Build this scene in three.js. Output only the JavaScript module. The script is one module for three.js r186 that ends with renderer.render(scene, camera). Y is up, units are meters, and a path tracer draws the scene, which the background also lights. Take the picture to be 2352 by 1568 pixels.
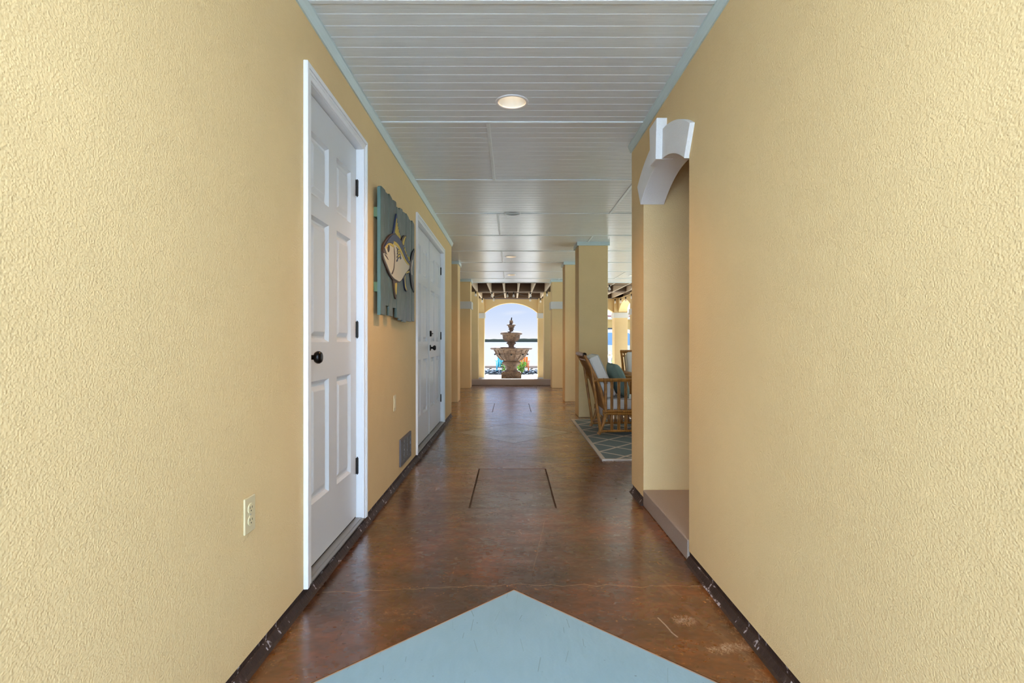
import * as THREE from 'three';
import { RoundedBoxGeometry } from 'three/addons/geometries/RoundedBoxGeometry.js';
import { mergeGeometries, mergeVertices } from 'three/addons/utils/BufferGeometryUtils.js';
import { Brush, Evaluator, SUBTRACTION } from 'three-bvh-csg';

// ---------------------------------------------------------------- camera, sky, sun, exposure
const scene = new THREE.Scene();
const EYE = 1.065;
const camera = new THREE.PerspectiveCamera(64.6, 2352 / 1568, 0.05, 6000);
camera.position.set(0, EYE, 0);
camera.rotation.set(-0.0008, -0.0016, 0, 'YXZ');
const renderer = new THREE.WebGLRenderer({ antialias: true });
renderer.toneMapping = THREE.LinearToneMapping;
renderer.toneMappingExposure = 1.0;
renderer.shadowMap.enabled = true;
renderer.shadowMap.type = THREE.PCFSoftShadowMap;
{ // clear sky: white at the horizon, blue above, the same all round
  const W = 512, H = 1024, d = new Float32Array(W * H * 4);
  const hz = [0.98, 0.99, 1.0], mid = [0.52, 0.67, 0.98], zen = [0.26, 0.43, 0.9];
  for (let r = 0; r < H; r++) {
    const up = ((r + 0.5) / H - 0.5) * 180;
    const a = 1 - Math.exp(-Math.max(0, up) / 2.3), b = Math.min(1, Math.max(0, up - 4) / 80);
    for (let c = 0; c < W; c++) {
      const az = ((c + 0.5) / W - 0.5) * 360;
      const wx = (az + 89.6) / 1.0, wy = (up - 3.0 - 0.1 * (az + 89.6)) / 0.13;
      const cloud = 0.55 * Math.exp(-wx * wx - wy * wy);
      for (let k = 0; k < 3; k++) {
        let v = hz[k] + (mid[k] - hz[k]) * a; v += (zen[k] - v) * Math.pow(b, 0.8);
        d[(r * W + c) * 4 + k] = v + (0.97 - v) * cloud;
      }
      d[(r * W + c) * 4 + 3] = 1;
    }
  }
  const t = new THREE.DataTexture(d, W, H, THREE.RGBAFormat, THREE.FloatType);
  t.mapping = THREE.EquirectangularReflectionMapping; t.magFilter = THREE.LinearFilter; t.needsUpdate = true;
  scene.background = t; scene.environment = t;
}
const sun = new THREE.DirectionalLight(new THREE.Color(0.70, 0.855, 1.0), 44);
sun.position.set(3, 23, -23); sun.target.position.set(0, 0, -6);
sun.castShadow = true; sun.shadow.mapSize.set(4096, 4096);
Object.assign(sun.shadow.camera, { left: -30, right: 30, top: 30, bottom: -30, near: 1, far: 90 });
sun.name = 'sun'; scene.add(sun, sun.target);

// ---------------------------------------------------------------- helpers
let seed = 7;
const rnd = () => { seed = (seed * 1664525 + 1013904223) >>> 0; return seed / 4294967296; };
const rr = (a, b) => a + (b - a) * rnd();
const V = (x, y, z) => new THREE.Vector3(x, y, z);
const taken = new Map();
const numbered = (n) => { const k = taken.get(n) ?? 0; taken.set(n, k + 1); return k ? n + '_' + String(k).padStart(3, '0') : n; };
function plain(g) { // non-indexed, position + normal + uv in metres by the facing axis
  g = g.index ? g.toNonIndexed() : g;
  const p = g.attributes.position, o = new THREE.BufferGeometry();
  if (!g.attributes.normal) g.computeVertexNormals();
  const n = g.attributes.normal, uv = new Float32Array(p.count * 2);
  const a = V(), b = V(), c = V(), f = V();
  for (let i = 0; i < p.count; i += 3) {
    a.fromBufferAttribute(p, i); b.fromBufferAttribute(p, i + 1); c.fromBufferAttribute(p, i + 2);
    f.copy(b).sub(a).cross(c.clone().sub(a));
    const ax = Math.abs(f.x), ay = Math.abs(f.y), az = Math.abs(f.z);
    [a, b, c].forEach((q, k) => {
      const [u, v] = ax >= ay && ax >= az ? [q.z, q.y] : ay >= az ? [q.x, q.z] : [q.x, q.y];
      uv[(i + k) * 2] = u; uv[(i + k) * 2 + 1] = v;
    });
  }
  o.setAttribute('position', p.clone()); o.setAttribute('normal', n.clone()); o.setAttribute('uv', new THREE.BufferAttribute(uv, 2));
  return o;
}
const joined = (list) => list.length === 1 ? plain(list[0]) : mergeGeometries(list.map(plain));
function obj(name, geos, mat, parent = scene) {
  const m = new THREE.Mesh(joined([].concat(geos)), mat);
  m.name = parent === scene ? numbered(name) : name; m.castShadow = m.receiveShadow = true; parent.add(m); return m;
}
function shared(name, geo, mat, parent, pos, rot) { const m = new THREE.Mesh(geo, mat); m.name = name; m.castShadow = m.receiveShadow = true; if (pos) m.position.set(...pos); if (rot) m.rotation.set(...rot); parent.add(m); return m; }
function thing(name, label, category, pos = [0, 0, 0], turn = 0, group) {
  const g = new THREE.Group(); g.name = numbered(name); g.position.set(...pos); g.rotation.y = turn;
  g.userData = { label, category }; if (group) g.userData.group = group; scene.add(g); return g;
}
function tag(o, label, category, group, kind) { o.userData.label = label; o.userData.category = category; if (group) o.userData.group = group; if (kind) o.userData.kind = kind; return o; }
const struct = (o, label, category) => tag(o, label, category, null, 'structure');
// box by world extents; Z values are distances ahead of the lens (world z = -Z)
const bx = (x0, x1, y0, y1, Z0, Z1) => new THREE.BoxGeometry(x1 - x0, y1 - y0, Math.abs(Z1 - Z0)).translate((x0 + x1) / 2, (y0 + y1) / 2, -(Z0 + Z1) / 2);
const rbx = (x0, x1, y0, y1, Z0, Z1, r = 0.006, s = 2) => new RoundedBoxGeometry(x1 - x0, y1 - y0, Math.abs(Z1 - Z0), s, r).translate((x0 + x1) / 2, (y0 + y1) / 2, -(Z0 + Z1) / 2);
function polyShape(flat) { const s = new THREE.Shape(); for (let i = 0; i < flat.length; i += 2) i ? s.lineTo(flat[i], flat[i + 1]) : s.moveTo(flat[0], flat[1]); s.closePath(); return s; }
// shape drawn in (Z, y), extruded along +x from x0
function exX(shape, x0, depth, bevel = 0, curve = 24) {
  const g = new THREE.ExtrudeGeometry(shape, { depth: depth - 2 * bevel, bevelEnabled: bevel > 0, bevelSize: bevel, bevelThickness: bevel, bevelOffset: -bevel, bevelSegments: 2, curveSegments: curve });
  g.translate(0, 0, bevel).applyMatrix4(new THREE.Matrix4().makeBasis(V(0, 0, -1), V(0, 1, 0), V(1, 0, 0)));
  return g.translate(x0, 0, 0);
}
// shape drawn in (x, y), extruded from Z0 (near) to Z1 (far)
function exZ(shape, Z0, Z1, curve = 24) { return new THREE.ExtrudeGeometry(shape, { depth: Z1 - Z0, bevelEnabled: false, curveSegments: curve }).translate(0, 0, -Z1); }
// shape drawn in (x, Z), top face at y1, going down to y0
function exY(shape, y0, y1) {
  const g = new THREE.ExtrudeGeometry(shape, { depth: y1 - y0, bevelEnabled: false });
  return g.rotateX(-Math.PI / 2).translate(0, y0, 0);
}
const tube = (pts, r, seg = 8, n = 10, closed = false) => new THREE.TubeGeometry(new THREE.CatmullRomCurve3(pts, closed, 'catmullrom', 0.4), n, r, seg, closed);
function rod(a, b, r0, r1 = r0, seg = 10) {
  const d = b.clone().sub(a), g = new THREE.CylinderGeometry(r1, r0, d.length(), seg);
  return g.applyQuaternion(new THREE.Quaternion().setFromUnitVectors(V(0, 1, 0), d.normalize())).translate((a.x + b.x) / 2, (a.y + b.y) / 2, (a.z + b.z) / 2);
}
// closed cord round a rectangle with rounded corners; at(u, v) places the points
function cord(w, h, r, at, rad) {
  const P = []; for (const [cx, cy, a] of [[w / 2 - r, h / 2 - r, 0], [-w / 2 + r, h / 2 - r, 1], [-w / 2 + r, -h / 2 + r, 2], [w / 2 - r, -h / 2 + r, 3]]) for (let k = 0; k <= 3; k++) { const t = (a + k / 3) * Math.PI / 2; P.push(at(cx + r * Math.cos(t), cy + r * Math.sin(t))); }
  const path = new THREE.CurvePath(); P.forEach((p, i) => path.add(new THREE.LineCurve3(p, P[(i + 1) % P.length])));
  return new THREE.TubeGeometry(path, 72, rad, 6, true);
}
const lathe = (pts, seg = 40) => new THREE.LatheGeometry(pts.map(([r, y]) => new THREE.Vector2(r, y)), seg);
const smooth = (t) => t * t * (3 - 2 * t);
// tileable value noise, values 0..1
function noise(W, H, cx, cy, s) {
  let q = (s * 2654435761) >>> 0; const rn = () => { q = (q * 1664525 + 1013904223) >>> 0; return q / 4294967296; };
  const g = new Float32Array(cx * cy).map(rn), o = new Float32Array(W * H);
  const xs = new Float32Array(W), xi = new Int32Array(W);
  for (let x = 0; x < W; x++) { const f = x / W * cx; xi[x] = Math.floor(f); xs[x] = smooth(f - xi[x]); }
  for (let y = 0; y < H; y++) {
    const f = y / H * cy, j = Math.floor(f), t = smooth(f - j), r0 = j % cy * cx, r1 = (j + 1) % cy * cx;
    for (let x = 0; x < W; x++) { const i = xi[x] % cx, k = (i + 1) % cx, s2 = xs[x]; const a = g[r0 + i] + (g[r0 + k] - g[r0 + i]) * s2, b = g[r1 + i] + (g[r1 + k] - g[r1 + i]) * s2; o[y * W + x] = a + (b - a) * t; }
  }
  return o;
}
function layers(W, H, list) { // [cellsX, cellsY, weight, seed]
  const o = new Float32Array(W * H); let sum = 0;
  for (const [cx, cy, w, s] of list) { const n = noise(W, H, cx, cy, s); sum += w; for (let i = 0; i < o.length; i++) o[i] += n[i] * w; }
  for (let i = 0; i < o.length; i++) o[i] /= sum; return o;
}
function texture(W, H, fn, perMetre, srgb = true) { // fn(i) -> [r,g,b] 0..255
  const d = new Uint8Array(W * H * 4);
  for (let i = 0; i < W * H; i++) { const c = fn(i); d[i * 4] = c[0]; d[i * 4 + 1] = c[1]; d[i * 4 + 2] = c[2]; d[i * 4 + 3] = 255; }
  const t = new THREE.DataTexture(d, W, H, THREE.RGBAFormat); return finish(t, perMetre, srgb);
}
function finish(t, perMetre, srgb) {
  t.wrapS = t.wrapT = THREE.RepeatWrapping; t.magFilter = THREE.LinearFilter; t.minFilter = THREE.LinearMipmapLinearFilter; t.generateMipmaps = true;
  if (srgb) t.colorSpace = THREE.SRGBColorSpace; t.repeat.set(...[].concat(perMetre, perMetre).slice(0, 2)); t.needsUpdate = true; return t;
}
const mix = (a, b, t) => [a[0] + (b[0] - a[0]) * t, a[1] + (b[1] - a[1]) * t, a[2] + (b[2] - a[2]) * t];
const ramp = (v, a, b) => Math.min(1, Math.max(0, (v - a) / (b - a)));
const std = (color, roughness = 0.8, o = {}) => new THREE.MeshStandardMaterial({ color, roughness, ...o });
const phys = (color, roughness, o = {}) => new THREE.MeshPhysicalMaterial({ color, roughness, ...o });

// ---------------------------------------------------------------- materials
const M = {};
{
  const S = 1024;
  const lump = layers(S, S, [[230, 230, 1, 3], [120, 120, 0.2, 5], [400, 400, 0.5, 9]]);
  const lumpMap = texture(S, S, (i) => { const v = 255 * ramp(lump[i], 0.2, 0.8); return [v, v, v]; }, 1 / 0.8, false);
  const tone = layers(S, S, [[6, 6, 1, 21], [40, 40, 0.4, 22]]);
  const tint = texture(S, S, (i) => { const v = 246 + 9 * tone[i]; return [v, v, v - 1]; }, 1 / 3.1);
  M.stucco = std(new THREE.Color(0.80, 0.58, 0.295), 0.85, { map: tint, bumpMap: lumpMap, bumpScale: 0.0009 });
  M.whiteStucco = std(new THREE.Color(0.82, 0.81, 0.8), 0.85, { bumpMap: lumpMap, bumpScale: 0.001 });
  M.band = std(new THREE.Color(0.66, 0.64, 0.6), 0.8, { bumpMap: lumpMap, bumpScale: 0.0012 });
}
{ // painted beadboard: pale grey-aqua satin paint with brush grain along x
  const S = 1024, g = layers(S, S, [[12, 300, 1, 31], [30, 512, 0.7, 32], [5, 40, 0.6, 33]]);
  const bump = texture(S, S, (i) => { const v = 255 * g[i]; return [v, v, v]; }, 1 / 1.3, false);
  const col = texture(S, S, (i) => { const v = 236 + 19 * g[i]; return [v, v, v]; }, 1 / 1.3);
  M.ceiling = phys(new THREE.Color(0.81, 0.86, 0.88), 0.4, { clearcoat: 1, clearcoatRoughness: 0.24, map: col, bumpMap: bump, bumpScale: 0.0006 });
  M.batten = std(new THREE.Color(0.83, 0.88, 0.89), 0.34, { map: col });
  M.aqua = std(new THREE.Color(0.62, 0.73, 0.72), 0.4, { map: col });
}
M.slab = std(0x8f8d88, 0.9);
M.doorPaint = std(new THREE.Color(0.66, 0.67, 0.68), 0.3);
M.casing = std(new THREE.Color(0.84, 0.84, 0.85), 0.35);
M.blackMetal = std(0x14110f, 0.28, { metalness: 0.6 });
M.hinge = std(0x2c2926, 0.4, { metalness: 0.7 });
M.aluminium = std(0x9a9a98, 0.4, { metalness: 0.5 });
{ // stained concrete floor
  const S = 2048, L = layers(S, S, [[5, 5, 1, 41], [13, 13, 0.8, 42], [34, 30, 0.45, 43], [110, 90, 0.25, 44]]);
  const A = layers(S, S, [[7, 9, 1, 51], [19, 26, 0.8, 52], [60, 90, 0.5, 53], [240, 300, 0.35, 57]]);
  const D = layers(S, S, [[90, 200, 1, 61], [300, 500, 1, 62]]), sp = layers(S, S, [[420, 420, 1, 71], [40, 60, 0.3, 72]]);
  const cv = document.createElement('canvas'); cv.width = cv.height = S; const cx = cv.getContext('2d');
  const im = cx.createImageData(S, S);
  for (let i = 0; i < S * S; i++) {
    let c = mix([60, 41, 31], [118, 79, 50], ramp(L[i], 0.2, 0.8));
    c = mix(c, [166, 102, 38], 0.55 * ramp(A[i], 0.42, 0.8));
    c = mix(c, [128, 104, 86], 0.5 * ramp(L[(i + 900 * S + 700) % (S * S)], 0.6, 0.8));
    c = mix(c, [186, 152, 112], 0.7 * ramp(sp[i], 0.84, 0.9));
    const g = 0.68 + 0.26 * D[i];
    im.data[i * 4] = c[0] * g * 1.08; im.data[i * 4 + 1] = c[1] * g * 0.87; im.data[i * 4 + 2] = c[2] * g * 0.45; im.data[i * 4 + 3] = 255;
  }
  cx.putImageData(im, 0, 0);
  // texture u = x (metres), v = world z; 4 m tile, canvas px = 512 per metre
  const px = (x) => ((x / 4) % 1 + 1) % 1 * S, pz = (Z) => (1 - (((-Z / 4) % 1 + 1) % 1)) * S;
  const crack = (pts, w, col) => { cx.strokeStyle = col; cx.lineWidth = w; cx.beginPath(); pts.forEach(([x, Z], i) => i ? cx.lineTo(px(x + 2) , pz(Z)) : cx.moveTo(px(x + 2), pz(Z))); cx.stroke(); };
  const wander = (x0, Z0, x1, Z1, n, amp) => { const o = []; for (let i = 0; i <= n; i++) { const t = i / n; o.push([x0 + (x1 - x0) * t + rr(-amp, amp) * 0.3, Z0 + (Z1 - Z0) * t + rr(-amp, amp)]); } return o; };
  crack(wander(-0.8, 2.28, -0.02, 2.36, 16, 0.012), 1.6, 'rgba(205,180,150,0.75)');
  crack(wander(-0.02, 2.36, 0.86, 2.34, 18, 0.014), 1.6, 'rgba(205,180,150,0.75)');
  crack(wander(0.2, 3.2, 0.1, 2.5, 14, 0.01), 1.2, 'rgba(190,165,135,0.5)');
  crack(wander(-0.05, 2.35, -0.55, 2.0, 10, 0.015), 1, 'rgba(190,160,130,0.45)');
  for (let k = 0; k < 130; k++) { // scratches
    const x = rr(-2, 2), Z = rr(0, 4), a = rr(0, 6.3), l = rr(0.02, 0.14);
    crack([[x, Z], [x + Math.cos(a) * l * 0.5 + rr(-0.01, 0.01), Z + Math.sin(a) * l * 0.5], [x + Math.cos(a) * l, Z + Math.sin(a) * l]], rr(0.6, 1.5), `rgba(205,175,145,${rr(0.15, 0.5).toFixed(2)})`);
  }
  const scuff = (x, Z, rx, rz, n, al) => { for (let k = 0; k < n; k++) { const a = rr(0, 6.3), r = Math.sqrt(rnd()), u = x + Math.cos(a) * r * rx, w = Z + Math.sin(a) * r * rz; crack([[u, w], [u + rr(-0.012, 0.012), w + rr(-0.02, 0.02)]], rr(0.6, 1.6), `rgba(196,172,156,${(al * rr(0.3, 1)).toFixed(2)})`); } };
  scuff(0.66, 2.06, 0.045, 0.035, 330, 0.5); scuff(0.72, 1.86, 0.05, 0.02, 170, 0.5); scuff(0.78, 1.88, 0.05, 0.02, 170, 0.5);
  scuff(0.82, 2.05, 0.02, 0.22, 300, 0.35); scuff(0.8, 1.7, 0.03, 0.2, 240, 0.35); scuff(-0.42, 2.1, 0.18, 0.14, 420, 0.22); scuff(-0.8, 2.1, 0.03, 0.5, 400, 0.3);
  crack([[0.565, 2.08], [0.58, 2.02], [0.588, 1.97], [0.6, 1.94]], 3, 'rgba(200,190,190,0.75)');
  crack([[0.62, 2.75], [0.68, 2.4], [0.72, 2.2]], 7, 'rgba(170,150,130,0.16)');
  crack([[0.66, 2.35], [0.73, 2.05], [0.8, 1.8]], 12, 'rgba(170,150,130,0.18)');
  const col = new THREE.CanvasTexture(cv); finish(col, [1 / 4, 1 / 4], true); col.offset.set(0.5, 0);
  const B = layers(1024, 1024, [[12, 22, 1, 81], [34, 60, 0.7, 82], [5, 8, 0.9, 84], [200, 200, 0.15, 83]]);
  const bump = texture(1024, 1024, (i) => { const v = 255 * B[i]; return [v, v, v]; }, 1 / 3.3, false);
  const R = layers(1024, 1024, [[24, 40, 1, 91], [160, 200, 1, 92], [6, 6, 0.8, 93]]);
  const rough = texture(1024, 1024, (i) => { const v = 255 * (0.72 + 0.5 * (R[i] - 0.5) * 1.6); return [v, v, v]; }, 1 / 2.7, false);
  M.floor = phys(0xffffff, 0.42, { ior: 1.5, specularIntensity: 0.6, clearcoat: 1, clearcoatRoughness: 0.2, map: col, bumpMap: bump, bumpScale: 0.008, roughnessMap: rough, specularIntensity: 1 });
  M.hatch = phys(new THREE.Color(0.78, 0.76, 0.78), 0.4, { ior: 1.5, specularIntensity: 0.6, clearcoat: 1, clearcoatRoughness: 0.17, map: col, bumpMap: bump, bumpScale: 0.008, roughnessMap: rough });
  const gi = layers(1024, 1024, [[9, 9, 1, 45], [60, 90, 0.7, 46], [260, 300, 0.5, 47]]);
  M.greyInlay = phys(0xffffff, 0.42, { ior: 1.5, specularIntensity: 0.6, clearcoat: 1, clearcoatRoughness: 0.2, map: texture(1024, 1024, (i) => mix([104, 94, 88], [150, 140, 132], ramp(gi[i], 0.25, 0.75)), 1 / 2), bumpMap: bump, bumpScale: 0.008, roughnessMap: rough });
  const base = layers(1024, 1024, [[60, 8, 1, 101], [200, 40, 0.8, 102], [400, 300, 0.5, 103]]);
  M.curb = std(0xffffff, 0.6, { map: texture(1024, 1024, (i) => mix(mix([36, 24, 20], [66, 46, 38], base[i]), [196, 190, 196], 0.85 * ramp(base[i], 0.71, 0.76)), 1 / 1.9), bumpMap: texture(512, 512, (i) => { const v = 255 * base[i * 2]; return [v, v, v]; }, 1 / 0.5, false), bumpScale: 0.003 });
}
{ // blue floor paint with fine scratches and scuffs
  const S = 1024, n = layers(S, S, [[8, 8, 1, 111], [90, 30, 0.6, 112], [300, 300, 0.3, 113]]);
  const cv = document.createElement('canvas'); cv.width = cv.height = S; const cx = cv.getContext('2d'), im = cx.createImageData(S, S);
  for (let i = 0; i < S * S; i++) { const c = mix([140, 175, 193], [152, 186, 204], n[i]); im.data.set([c[0], c[1], c[2], 255], i * 4); }
  cx.putImageData(im, 0, 0);
  for (let k = 0; k < 90; k++) { cx.strokeStyle = `rgba(70,90,100,${rr(0.12, 0.5).toFixed(2)})`; cx.lineWidth = rr(0.6, 1.6); const x = rr(0, S), y = rr(0, S), l = rr(3, 60), a = rr(-0.3, 0.3) + 1.57; cx.beginPath(); cx.moveTo(x, y); cx.lineTo(x + Math.cos(a) * l, y + Math.sin(a) * l); cx.stroke(); }
  for (let k = 0; k < 80; k++) { cx.fillStyle = `rgba(80,95,105,${rr(0.2, 0.6).toFixed(2)})`; cx.fillRect(rr(0, S), rr(0, S), rr(1, 5), rr(1, 4)); }
  const t = new THREE.CanvasTexture(cv); M.bluePaint = std(0xffffff, 0.42, { map: finish(t, 1 / 1.4, true), bumpMap: texture(512, 512, (i) => { const v = 255 * n[i * 2]; return [v, v, v]; }, 1 / 1.4, false), bumpScale: 0.002 });
}
M.joint = std(0x4a3b32, 0.9);
M.paleEdge = std(0xb79c88, 0.8);
M.taupe = std(new THREE.Color(0.33, 0.26, 0.215), 0.5, { bumpMap: M.stucco.bumpMap, bumpScale: 0.001 });
M.curbStep = std(new THREE.Color(0.36, 0.29, 0.24), 0.6);
{ // weathered teal planks
  const S = 512, g = layers(S, S, [[90, 5, 1, 121], [220, 14, 0.8, 122], [12, 8, 0.6, 123]]);
  const bump = texture(S, S, (i) => { const v = 255 * g[i]; return [v, v, v]; }, 1 / 0.5, false);
  M.teal = [0, 1, 2].map((k) => std(0xffffff, 0.36, { map: texture(S, S, (i) => mix([48, 62, 57], [[80, 98, 90], [72, 92, 86], [86, 102, 92]][k], ramp(g[i], 0.25, 0.75)), 1 / 0.5), bumpMap: bump, bumpScale: 0.003 }));
  M.tealEdge = std(0x5c7d7a, 0.6); M.cleat = std(0x6f8a66, 0.7);
}
M.fish = { brown: std(0x4a3324, 0.6), cream: std(0xd2c6ad, 0.55), navy: std(0x2e3552, 0.5), yellow: std(0xc9ac3a, 0.5), black: std(0x1d1a1c, 0.5), white: std(0xc9bfae, 0.5) };
M.ivory = std(0xd8c69c, 0.35); M.ivoryIn = std(0xdccb9f, 0.3); M.slot = std(0x2a241c, 0.7); M.screw = std(0xb9b2a0, 0.3, { metalness: 0.7 });
M.vent = std(0x6e6a6c, 0.45, { metalness: 0.6 }); M.ventDark = std(0x1b191a, 0.8);
{ // rattan
  const S = 256, g = layers(S, S, [[40, 4, 1, 131], [8, 10, 0.7, 132]]);
  M.rattan = std(0xffffff, 0.35, { map: texture(S, S, (i) => mix([128, 80, 28], [205, 142, 64], g[i]), 1 / 0.25) });
  M.cane = std(0xffffff, 0.5, { map: texture(S, S, (i) => mix([110, 70, 30], [170, 116, 56], g[i]), 1 / 0.2) });
  const f = layers(S, S, [[128, 128, 1, 141], [10, 10, 0.5, 142]]);
  const fb = texture(S, S, (i) => { const v = 255 * f[i]; return [v, v, v]; }, 1 / 0.2, false);
  M.linen = std(0xe8e4de, 0.95, { bumpMap: fb, bumpScale: 0.001 }); M.piping = std(0xcfcac4, 0.9);
  M.sage = std(0x74877f, 0.95, { bumpMap: fb, bumpScale: 0.001 }); M.forest = std(0x4a5a4e, 0.95, { bumpMap: fb, bumpScale: 0.001 });
  M.webbing = std(0xb5aeb2, 0.8);
}
M.deckWood = std(new THREE.Color(0.16, 0.10, 0.065), 0.8); M.joist = std(new THREE.Color(0.62, 0.5, 0.38), 0.7);
{ // fountain stone
  const S = 512, g = layers(S, S, [[10, 10, 1, 151], [40, 40, 0.8, 152], [120, 120, 0.5, 153]]);
  M.stone = std(0xffffff, 0.75, { map: texture(S, S, (i) => mix([76, 59, 51], [120, 98, 84], ramp(g[i], 0.3, 0.7)), 1 / 1.2), bumpMap: texture(S, S, (i) => { const v = 255 * g[i]; return [v, v, v]; }, 1 / 0.9, false), bumpScale: 0.006 });
  M.pipe = std(0x23252a, 0.5, { metalness: 0.4 });
}
M.wire = std(0x17151a, 0.6); M.bulbGlass = phys(0xffffff, 0.12, { transmission: 0.7, thickness: 0, ior: 1.45 }); M.filament_glint = std(0xf4ead8, 0.5);  // pale filament colour stands in for sun glint on the bulbs
M.leaf = [0x6d9a3a, 0x86ad4c, 0x4f7a2c].map((c) => phys(c, 0.7, { transmission: 0.3, thickness: 0, side: THREE.DoubleSide }));
M.leafDark = std(0x2b3320, 0.8, { side: THREE.DoubleSide });

// ---------------------------------------------------------------- the setting
const MOUTH = -0.35, CEIL = 2.45, WL = -0.845, WR = 0.856, SLAB = 2.58, TOP = 2.8, SKIRT = 0.055;
const BAY = 1.22, BAY0 = 2.2, ROOF_END = 12.77;

{ // floor: saw-cut pieces over a dark bed, so that every cut is a real gap
  const floor = new THREE.Group(); floor.name = 'floor'; scene.add(floor);
  struct(floor, 'mottled brown stained concrete floor with a glossy sealer running down the corridor', 'floor');
  const main = polyShape([-4, MOUTH, 4, MOUTH, 4, 13.05, -4, 13.05]);
  const hole = (flat) => { const p = new THREE.Path(); for (let i = 0; i < flat.length; i += 2) i ? p.lineTo(flat[i], flat[i + 1]) : p.moveTo(flat[0], flat[1]); p.closePath(); main.holes.push(p); };
  const rect = (x0, x1, a, b) => [x0, a, x0, b, x1, b, x1, a];
  const dia = (cx, cz, h) => [cx - h, cz, cx, cz + h, cx + h, cz, cx, cz - h];
  const hx = [-0.272, 0.292];
  hole(rect(hx[0], hx[1], 3.44, 4.51)); hole(dia(0.03, 6.31, 0.685)); hole(dia(0.012, 1.62, 0.7));
  hole(rect(-0.286, -0.278, 8.08, 9.2)); hole(rect(0.296, 0.304, 8.08, 9.2));
  hole(rect(-0.58, -0.574, 12.0, 12.7)); hole(rect(0.57, 0.576, 12.0, 12.7)); hole(rect(-3.5, 3.9, 9.206, 9.214));
  obj('concrete_slab', exY(main, -0.012, 0), M.floor, floor);
  obj('joint_bed', bx(-4, 4, -0.2, -0.011, MOUTH, 13.05), M.joint, floor);
  obj('hatch_cover', exY(polyShape(rect(hx[0] + 0.012, hx[1] - 0.012, 3.448, 4.504)), -0.012, -0.002), M.hatch, floor).userData.label = 'rectangular cover panel cut into the brown floor';
  obj('grey_diamond', exY(polyShape(dia(0.03, 6.31, 0.673)), -0.012, 0), M.greyInlay, floor).userData.label = 'pale grey diamond marked out by saw cuts';
  const ring = polyShape(dia(0.012, 1.62, 0.698)), p = new THREE.Path(); const q = dia(0.012, 1.62, 0.686); for (let i = 0; i < 8; i += 2) i ? p.lineTo(q[i], q[i + 1]) : p.moveTo(q[0], q[1]); p.closePath(); ring.holes.push(p);
  obj('diamond_border', exY(ring, -0.012, -0.0015), M.paleEdge, floor).userData.label = 'worn bare concrete edge of the blue diamond';
  obj('blue_diamond', exY(polyShape(dia(0.012, 1.62, 0.686)), -0.012, 0.0005), M.bluePaint, floor).userData.label = 'light blue painted diamond in the foreground';
}
const D1 = { a: 2.197, b: 3.118 }, D2 = { a: 4.784, b: 6.76 }, DH = 2.15; // door casings, outer edges; top of head gap below
{ // left wall with two door openings
  const s = polyShape([MOUTH, SKIRT, D1.a + 0.05, SKIRT, D1.a + 0.05, 2.16, D1.b - 0.05, 2.16, D1.b - 0.05, SKIRT, D2.a + 0.05, SKIRT, D2.a + 0.05, 2.16, D2.b - 0.05, 2.16, D2.b - 0.05, SKIRT, 7.65, SKIRT, 7.65, SLAB, MOUTH, SLAB]);
  const w = new THREE.Group(); w.name = 'wall_left'; scene.add(w); struct(w, 'long yellow stucco wall on the left with two white doors', 'wall');
  obj('stucco', [exX(s, WL - 0.2, 0.2)], M.stucco, w);
  obj('return_and_screen_wall', [bx(-2.6, WL - 0.2, 0, SLAB, 7.45, 7.65), bx(-2.6, -2.4, 0, SLAB, 7.65, 12.7)], M.stucco, w);  // long side piece added out of view to keep daylight off the columns
  obj('backing', bx(WL - 0.26, WL - 0.2, 0, SLAB, MOUTH, 7.45), M.slab, w);
  const bb = obj('baseboard_left', [bx(WL - 0.19, WL - 0.006, 0, SKIRT, MOUTH, 7.65), exZ(polyShape([WL - 0.01, 0, WL + 0.022, 0, WL + 0.012, 0.006, WL - 0.001, 0.026, WL - 0.01, 0.03]), MOUTH, 7.65)], M.curb);
  struct(bb, 'dark brown concrete skirting with chalky scrapes below the left wall', 'baseboard');
}
const OP = { a: 2.595, b: 3.49, spring: 1.956, R: 0.835, cy: 1.251 }; OP.c = (OP.a + OP.b) / 2; OP.half = Math.asin((OP.b - OP.a) / 2 / OP.R);
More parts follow.
